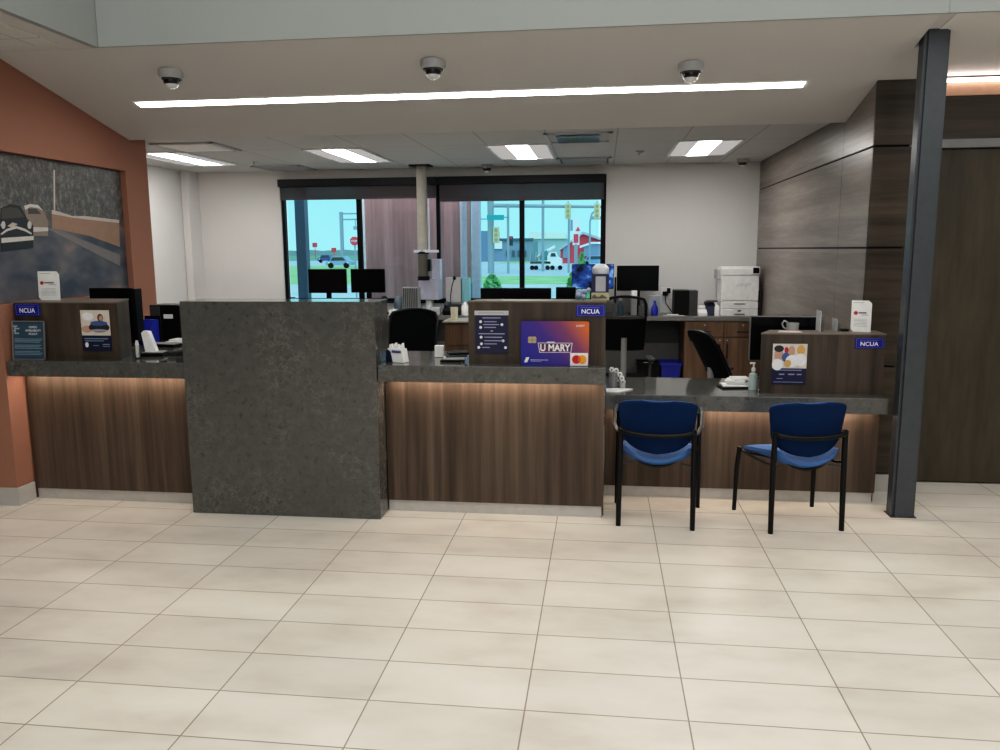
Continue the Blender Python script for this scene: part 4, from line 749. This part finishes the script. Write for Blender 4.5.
car(327, 258, 125, 2.6, 1.25, mat('car_navy', (.05, .1, .3), .3), 'dark blue car on the far road, left pane'); car(341, 267, 86, 2.9, 1.3, mat('car_silverblue', (.3, .4, .6), .3), 'silver blue car with headlights nearest in left pane'); car(595, 263, 92, 3.2, 1.2, mat('car_blue', (.15, .35, .6), .3), 'blue car at the right edge of the window')
for px, py, lab in ((315, 245, 'red far-off sign beside the blue canopy post'), (334, 250, 'red far-off van roof above the cars')):
    q = P(px, py, 180); tag(MB().box(q.x-.55, q.x+.55, 179.8, 180, q.z-.5, q.z+.5).box(q.x-.07, q.x+.07, 179.9, 180, G, q.z).build('roadside_sign', ERED), lab, 'sign')
for k, (a, b, hh) in enumerate(((270, 362, 2.2), (478, 545, 3.6), (540, 575, 4.), (560, 606, 5))):
    m = MB(); xa, xb = P(a, 250, 320).x, P(b, 250, 320).x; n = 14
    m.prism([(xa, G)]+[(xa+(xb-xa)*i/n, G+hh*(.75+.35*random.random())) for i in range(n+1)]+[(xb, G)], 'Y', 320+k*2, 321+k*2)
    o = m.build('tree_line', mat('far_trees', (.26, .36, .38), .9)); o['kind'] = 'stuff'; tag(o, ['low tree line on the horizon in left pane', 'low tree line behind the grey building', 'tree line behind the white roofed building', 'tree line behind the red barn building'][k], 'trees')
# traffic mast and signals, Y = 65
Y = 65
t = thing('signal_mast', 'large traffic signal mast and arm across right panes', 'traffic mast', (P(486.5, 250, Y).x, Y, G)); a = P(490.5, 196, Y); zA = P(490, 205.5, Y).z
MB().tube([(a.x, Y, G), (a.x, Y, a.z+.6)], .26, 12).build('mast', EG, t, True); e = P(612, 207, Y); MB().tube([(a.x, Y, zA), (e.x, Y, e.z)], [.16, .1], 10).build('arm', EG, t, True)
def signal(x, y, h_, label, lit, Y=64.5, back=YEL, link=None):
    q = P(x, y, Y); t = thing('traffic_light', label, 'traffic light', (q.x, Y, q.z-h_/2), 0, 'traffic lights'); B(q.x-h_*.2, q.x+h_*.2, Y, Y+.2, q.z-h_/2, q.z+h_/2, .05).build('housing', back, t)
    if link: MB().tube([(q.x, Y+.15, q.z), (P(link, y, Y+.2).x+.0, Y+.2, q.z)], .05).build('bracket', EG, t)
    else: MB().tube([(q.x, Y+.1, q.z+h_/2-.02), (q.x, Y+.3, q.z+h_/2+.12)], .06).build('bracket', EG, t)
    for k in range(3): MB().lathe([(0, 0), (h_*.11, 0), (h_*.11, .06), (0, .06)], (0, 0, 0), 14, Matrix.Translation((q.x, Y, q.z+(1-k)*h_*.3)) @ Matrix.Rotation(PI/2, 4, 'X')).build('lens', ERED if k == lit else (DGREY if back is DGREY else mat('lens_tan', (.42, .36, .24), .5)), t)
signal(476.5, 219, .8, 'traffic light left of the teal street sign', 0, back=DGREY, link=486.3); signal(496, 235, 1.25, 'large pale yellow traffic light in front of grey building', 9, link=494.5); signal(511, 241, .75, 'small dark traffic light with red lamp', 0, back=DGREY, link=508); signal(568, 211, 1.2, 'yellow traffic light hanging above the truck', 9); signal(597, 211, 1.2, 'yellow traffic light at the right window edge', 9)
q = P(494, 217.5, 64); tag(B(P(485, 0, 64).x, P(503, 0, 64).x, 63.95, 64.0, q.z-.2, q.z+.2, .02).box(P(503, 0, 64).x, P(508, 0, 64).x, 63.96, 63.99, q.z-.04, q.z+.04).build('street_sign', ETEAL), 'teal street name sign beside the mast', 'sign')
pole(508, 204, 64.3, .1, 'thin grey pole right of the teal street sign'); pole(543, 200, 70, .12, 'grey pole in the right pane above the truck'); pole(569, 216, 66, .09, 'grey pole under the yellow light above truck')
t = thing('street_lamp', 'curved grey street lamp before the red building', 'street lamp', (P(590, 250, 72).x, 72, G)); q = P(590, 222, 72); MB().tube([(q.x, 72, G), (q.x, 72, q.z), (q.x+.15, 72, q.z+.7), (q.x+.6, 72, q.z+1.1)], .08).build('lamp_pole', EG, t); B(q.x, P(606, 0, 72).x, 71.9, 72.1, P(0, 226, 72).z, P(0, 223, 72).z).build('cross_arm', EG, t)
t = thing('warehouse', 'long blue-grey low building behind the traffic mast', 'building', (P(505, 260, 130).x, 130, G)); zt = P(500, 240, 130).z; B(P(478, 0, 130).x, P(533, 0, 130).x, 130, 140, G, zt).build('wall', EBL, t); B(P(478, 0, 130).x, P(490, 0, 130).x, 129.5, 140, G, P(480, 231, 130).z).build('tower', mat('ext_bluegrey_dark', (.17, .24, .36), .7), t); B(P(490, 0, 130).x, P(533.5, 0, 130).x, 129.7, 130, zt-.1, zt+.25).build('roof_edge', EB, t); B(P(493, 0, 130).x, P(501, 0, 130).x, 129.6, 130, P(0, 252, 130).z, P(0, 245, 130).z).build('wall_sign', EWH, t)
for k in range(4): B(P(505+k*6, 0, 130).x, P(508+k*6, 0, 130).x, 129.8, 130, .6, 1.6).build('window', EB, t)
t = thing('white_roof_building', 'pale building with white roof behind the truck', 'building', (P(547, 260, 150).x, 150, G)); B(P(530, 0, 150).x, P(568, 0, 150).x, 150, 158, G, P(0, 243, 150).z).build('wall', mat('ext_pale_blue', (.4, .5, .6), .7), t)
MB().prism([(P(528, 0, 150).x, P(0, 243, 150).z), (P(568, 0, 150).x, P(0, 243, 150).z), (P(566, 0, 150).x, P(0, 238, 150).z), (P(530, 0, 150).x, P(0, 236.5, 150).z)], 'Y', 149.5, 158).build('roof', EWH, t)
Y = 110; t = thing('red_barn_building', 'red gabled building with white trim by the road', 'building', (P(583, 260, Y).x, Y, G))
def pp(l): return [(P(x, y, Y).x, P(x, y, Y).z) for x, y in l]
MB().prism(pp([(561, 248), (583, 233), (606, 242)])+[(P(606, 0, Y).x, G), (P(561, 0, Y).x, G)], 'Y', Y, Y+10).build('wall', ERED, t)
MB().prism(pp([(559, 249), (583, 231.5), (607, 240), (607, 242.5), (583, 234), (559, 251)]), 'Y', Y-.5, Y+10).build('roof', mat('ext_roof', (.5, .5, .56), .7), t)
MB().prism(pp([(563, 246), (570, 241), (570, 258), (563, 258)]), 'Y', Y-.2, Y).build('grey_bay', EBL, t)
t2 = MB().prism(pp([(584, 245), (606, 241), (606, 256), (584, 256)]), 'Y', Y-1.2, Y).build('annex', EBL, t); MB().prism(pp([(580, 246), (592, 242), (606, 242), (606, 244), (592, 244), (580, 248)]), 'Y', Y-1.5, Y-1.2).build('annex_roof', EWH, t2)
Y = 95; t = thing('pylon_sign', 'white and red pylon sign in front of red building', 'sign', (P(578, 250, Y).x, Y, G))
B(P(574.5, 0, Y).x, P(581.5, 0, Y).x, Y, Y+.3, P(0, 249, Y).z, P(0, 226, Y).z).build('panel', EWH, t); MB().tube([(P(578, 0, Y).x, Y+.15, G), (P(578, 0, Y).x, Y+.15, P(0, 248, Y).z)], .2).build('post', EG, t)
MB().prism(pp([(575.5, 231), (578, 226.5), (580.5, 231)]), 'Y', Y-.05, Y).build('red_peak', ERED, t); B(P(575.5, 0, Y).x, P(580.5, 0, Y).x, Y-.05, Y, P(0, 247, Y).z, P(0, 239, Y).z).build('red_panel', ERED, t); B(P(572, 0, Y).x, P(574.5, 0, Y).x, Y, Y+.3, P(0, 236, Y).z, P(0, 226, Y).z).build('side_fin', EBL, t)
# truck with trailer
Y = 76; t = thing('utility_truck', 'white utility truck with boom and flat trailer on road', 'truck', (P(545, 268, Y).x, Y, G))
B(P(531, 0, Y).x, P(552, 0, Y).x, Y-.9, Y+.9, .42, .62).build('trailer_bed', DGREY, t)
MB().prism(pp([(548, 266), (548, 256), (550, 252), (556, 252), (558, 257), (562, 259), (562, 266)]), 'Y', Y-.9, Y+.9).build('cab', EWH, t); MB().prism(pp([(551, 256.5), (551.8, 253), (555.5, 253), (556.8, 256.5)]), 'Y', Y-.93, Y-.9).build('cab_window', DGREY, t)
MB().tube([P(536, 258, Y), P(545, 252, Y), P(555, 246.5, Y)], .13).build('boom', EWH, t); MB().prism(pp([(540, 260), (541, 253), (547, 250), (549, 260)]), 'Y', Y-.5, Y+.5).build('turret', mat('turret_teal', (.1, .25, .28), .5), t)
for px in (533, 537, 549, 554, 562): MB().lathe([(0, 0), (.21, 0), (.21, .3), (0, .3)], (0, 0, 0), 16, Matrix.Translation((P(px, 0, Y).x, Y-.65, G+.21)) @ Matrix.Rotation(PI/2, 4, 'X')).build('wheel', BLK, t)
for px, top in ((531, 256), (536.5, 255)): B(P(px, 0, Y).x-.06, P(px, 0, Y).x+.06, Y-.5, Y+.5, .6, P(0, top, Y).z).build('stake', EG, t)
# shrubs
def shrub(x, y, rx, h_, label, n=900, cone=.5):
    m = MB(); bm = m.bm
    for k in range(n):
        z = random.random(); r = rx*(1-cone*z)*math.sin(PI*min(1, .12+z*.88))**.5*(.65+.4*random.random()); a = random.random()*2*PI
        c = Vector((x+r*math.cos(a), y+r*math.sin(a), G+.02+z*h_)); s_ = .035+.03*random.random()
        R = Matrix.Rotation(random.random()*6, 3, 'X') @ Matrix.Rotation(random.random()*6, 3, 'Y')
        bm.faces.new([bm.verts.new(c+R @ Vector(v)*s_) for v in ((-1, 0, 0), (0, -.5, 0), (1, 0, 0), (0, .5, 0))])
    t = thing('shrub', label, 'shrub', (x, y, G), 0, 'shrubs outside the window'); me_m = gmat('leaves', (.16, .42, .16), (.3, .62, .3)) if 'leaves' not in bpy.data.materials else bpy.data.materials['leaves']
    bmm = m.build('foliage', me_m, t); MB().tube([(x, y, G), (x, y, G+h_*.6)], .02).build('stem', OLIVE, t)
q = P(492, 285, 20); shrub(q.x, 20, .44, q.z+.24-G, 'round green shrub behind the middle monitor', 2200, .4); q = P(572, 285, 21); shrub(q.x, 21, .26, q.z+.3-G, 'green shrub left of the blue picture monitor'); q = P(582, 253, 24); shrub(q.x, 24, .4, q.z-G, 'taller pointed shrub above the blue picture monitor', 1200, .75)

# ------------------------------------------------------------------ light
w = bpy.data.worlds.new('world'); bpy.context.scene.world = w; w.use_nodes = True; nt = w.node_tree; bg = nt.nodes['Background']
tc = nt.nodes.new('ShaderNodeTexCoord'); sx = nt.nodes.new('ShaderNodeSeparateXYZ'); rp = nt.nodes.new('ShaderNodeValToRGB')
nt.links.new(tc.outputs['Generated'], sx.inputs[0]); nt.links.new(sx.outputs[2], rp.inputs[0]); nt.links.new(rp.outputs[0], bg.inputs[0])
rp.color_ramp.elements[0].color = (.45, .93, 1.0, 1); rp.color_ramp.elements[1].color = (.34, .82, 1.0, 1); rp.color_ramp.elements[1].position = .35
bg.inputs[1].default_value = 1.05
su = bpy.data.lights.new('overcast_sun', 'SUN'); su.energy = 1.5; su.angle = 1.2; su.color = (1, .95, .93); so_ = bpy.data.objects.new('overcast_sun', su); C.objects.link(so_); so_.rotation_euler = (math.radians(42), 0, math.radians(8))
def area(loc, sx_, sy_, pw, col, rot=(0, 0, 0)):
    l = bpy.data.lights.new('fill_area_lamp', 'AREA'); l.shape = 'RECTANGLE'; l.size = sx_; l.size_y = sy_; l.energy = pw; l.color = col
    o = bpy.data.objects.new('fill_area_lamp', l); C.objects.link(o); o.location = loc; o.rotation_euler = rot; return o
area((1, .5, 5.5), 7, 6, 285, (1, .98, .95)); area((1, -5.5, 4.4), 7, 2.2, 165, (.94, .98, 1), (math.radians(62), 0, 0)); area((3.6, 4.0, 2.95), 2, 1.2, 14, (1, .95, .9)); area((-2.5, 10.35, 3.3), 2.4, .4, 26, (1, .86, .9), (math.radians(-28), 0, 0))  # added fills: daylight overhead and behind, right side, plank pier outside
sc = bpy.context.scene
sc.view_settings.view_transform = 'Standard'; sc.view_settings.look = 'None'; sc.view_settings.exposure = 0.
sc.view_settings.use_curve_mapping = True; cmap = sc.view_settings.curve_mapping; cv_ = cmap.curves[3]
for px_, py_ in ((.02, .012), (.08, .07), (.3, .32), (.6, .66)): cv_.points.new(px_, py_)
cmap.update()
sc.cycles.use_denoising = True; sc.cycles.max_bounces = 8; sc.cycles.sample_clamp_indirect = 6; sc.cycles.transparent_max_bounces = 12
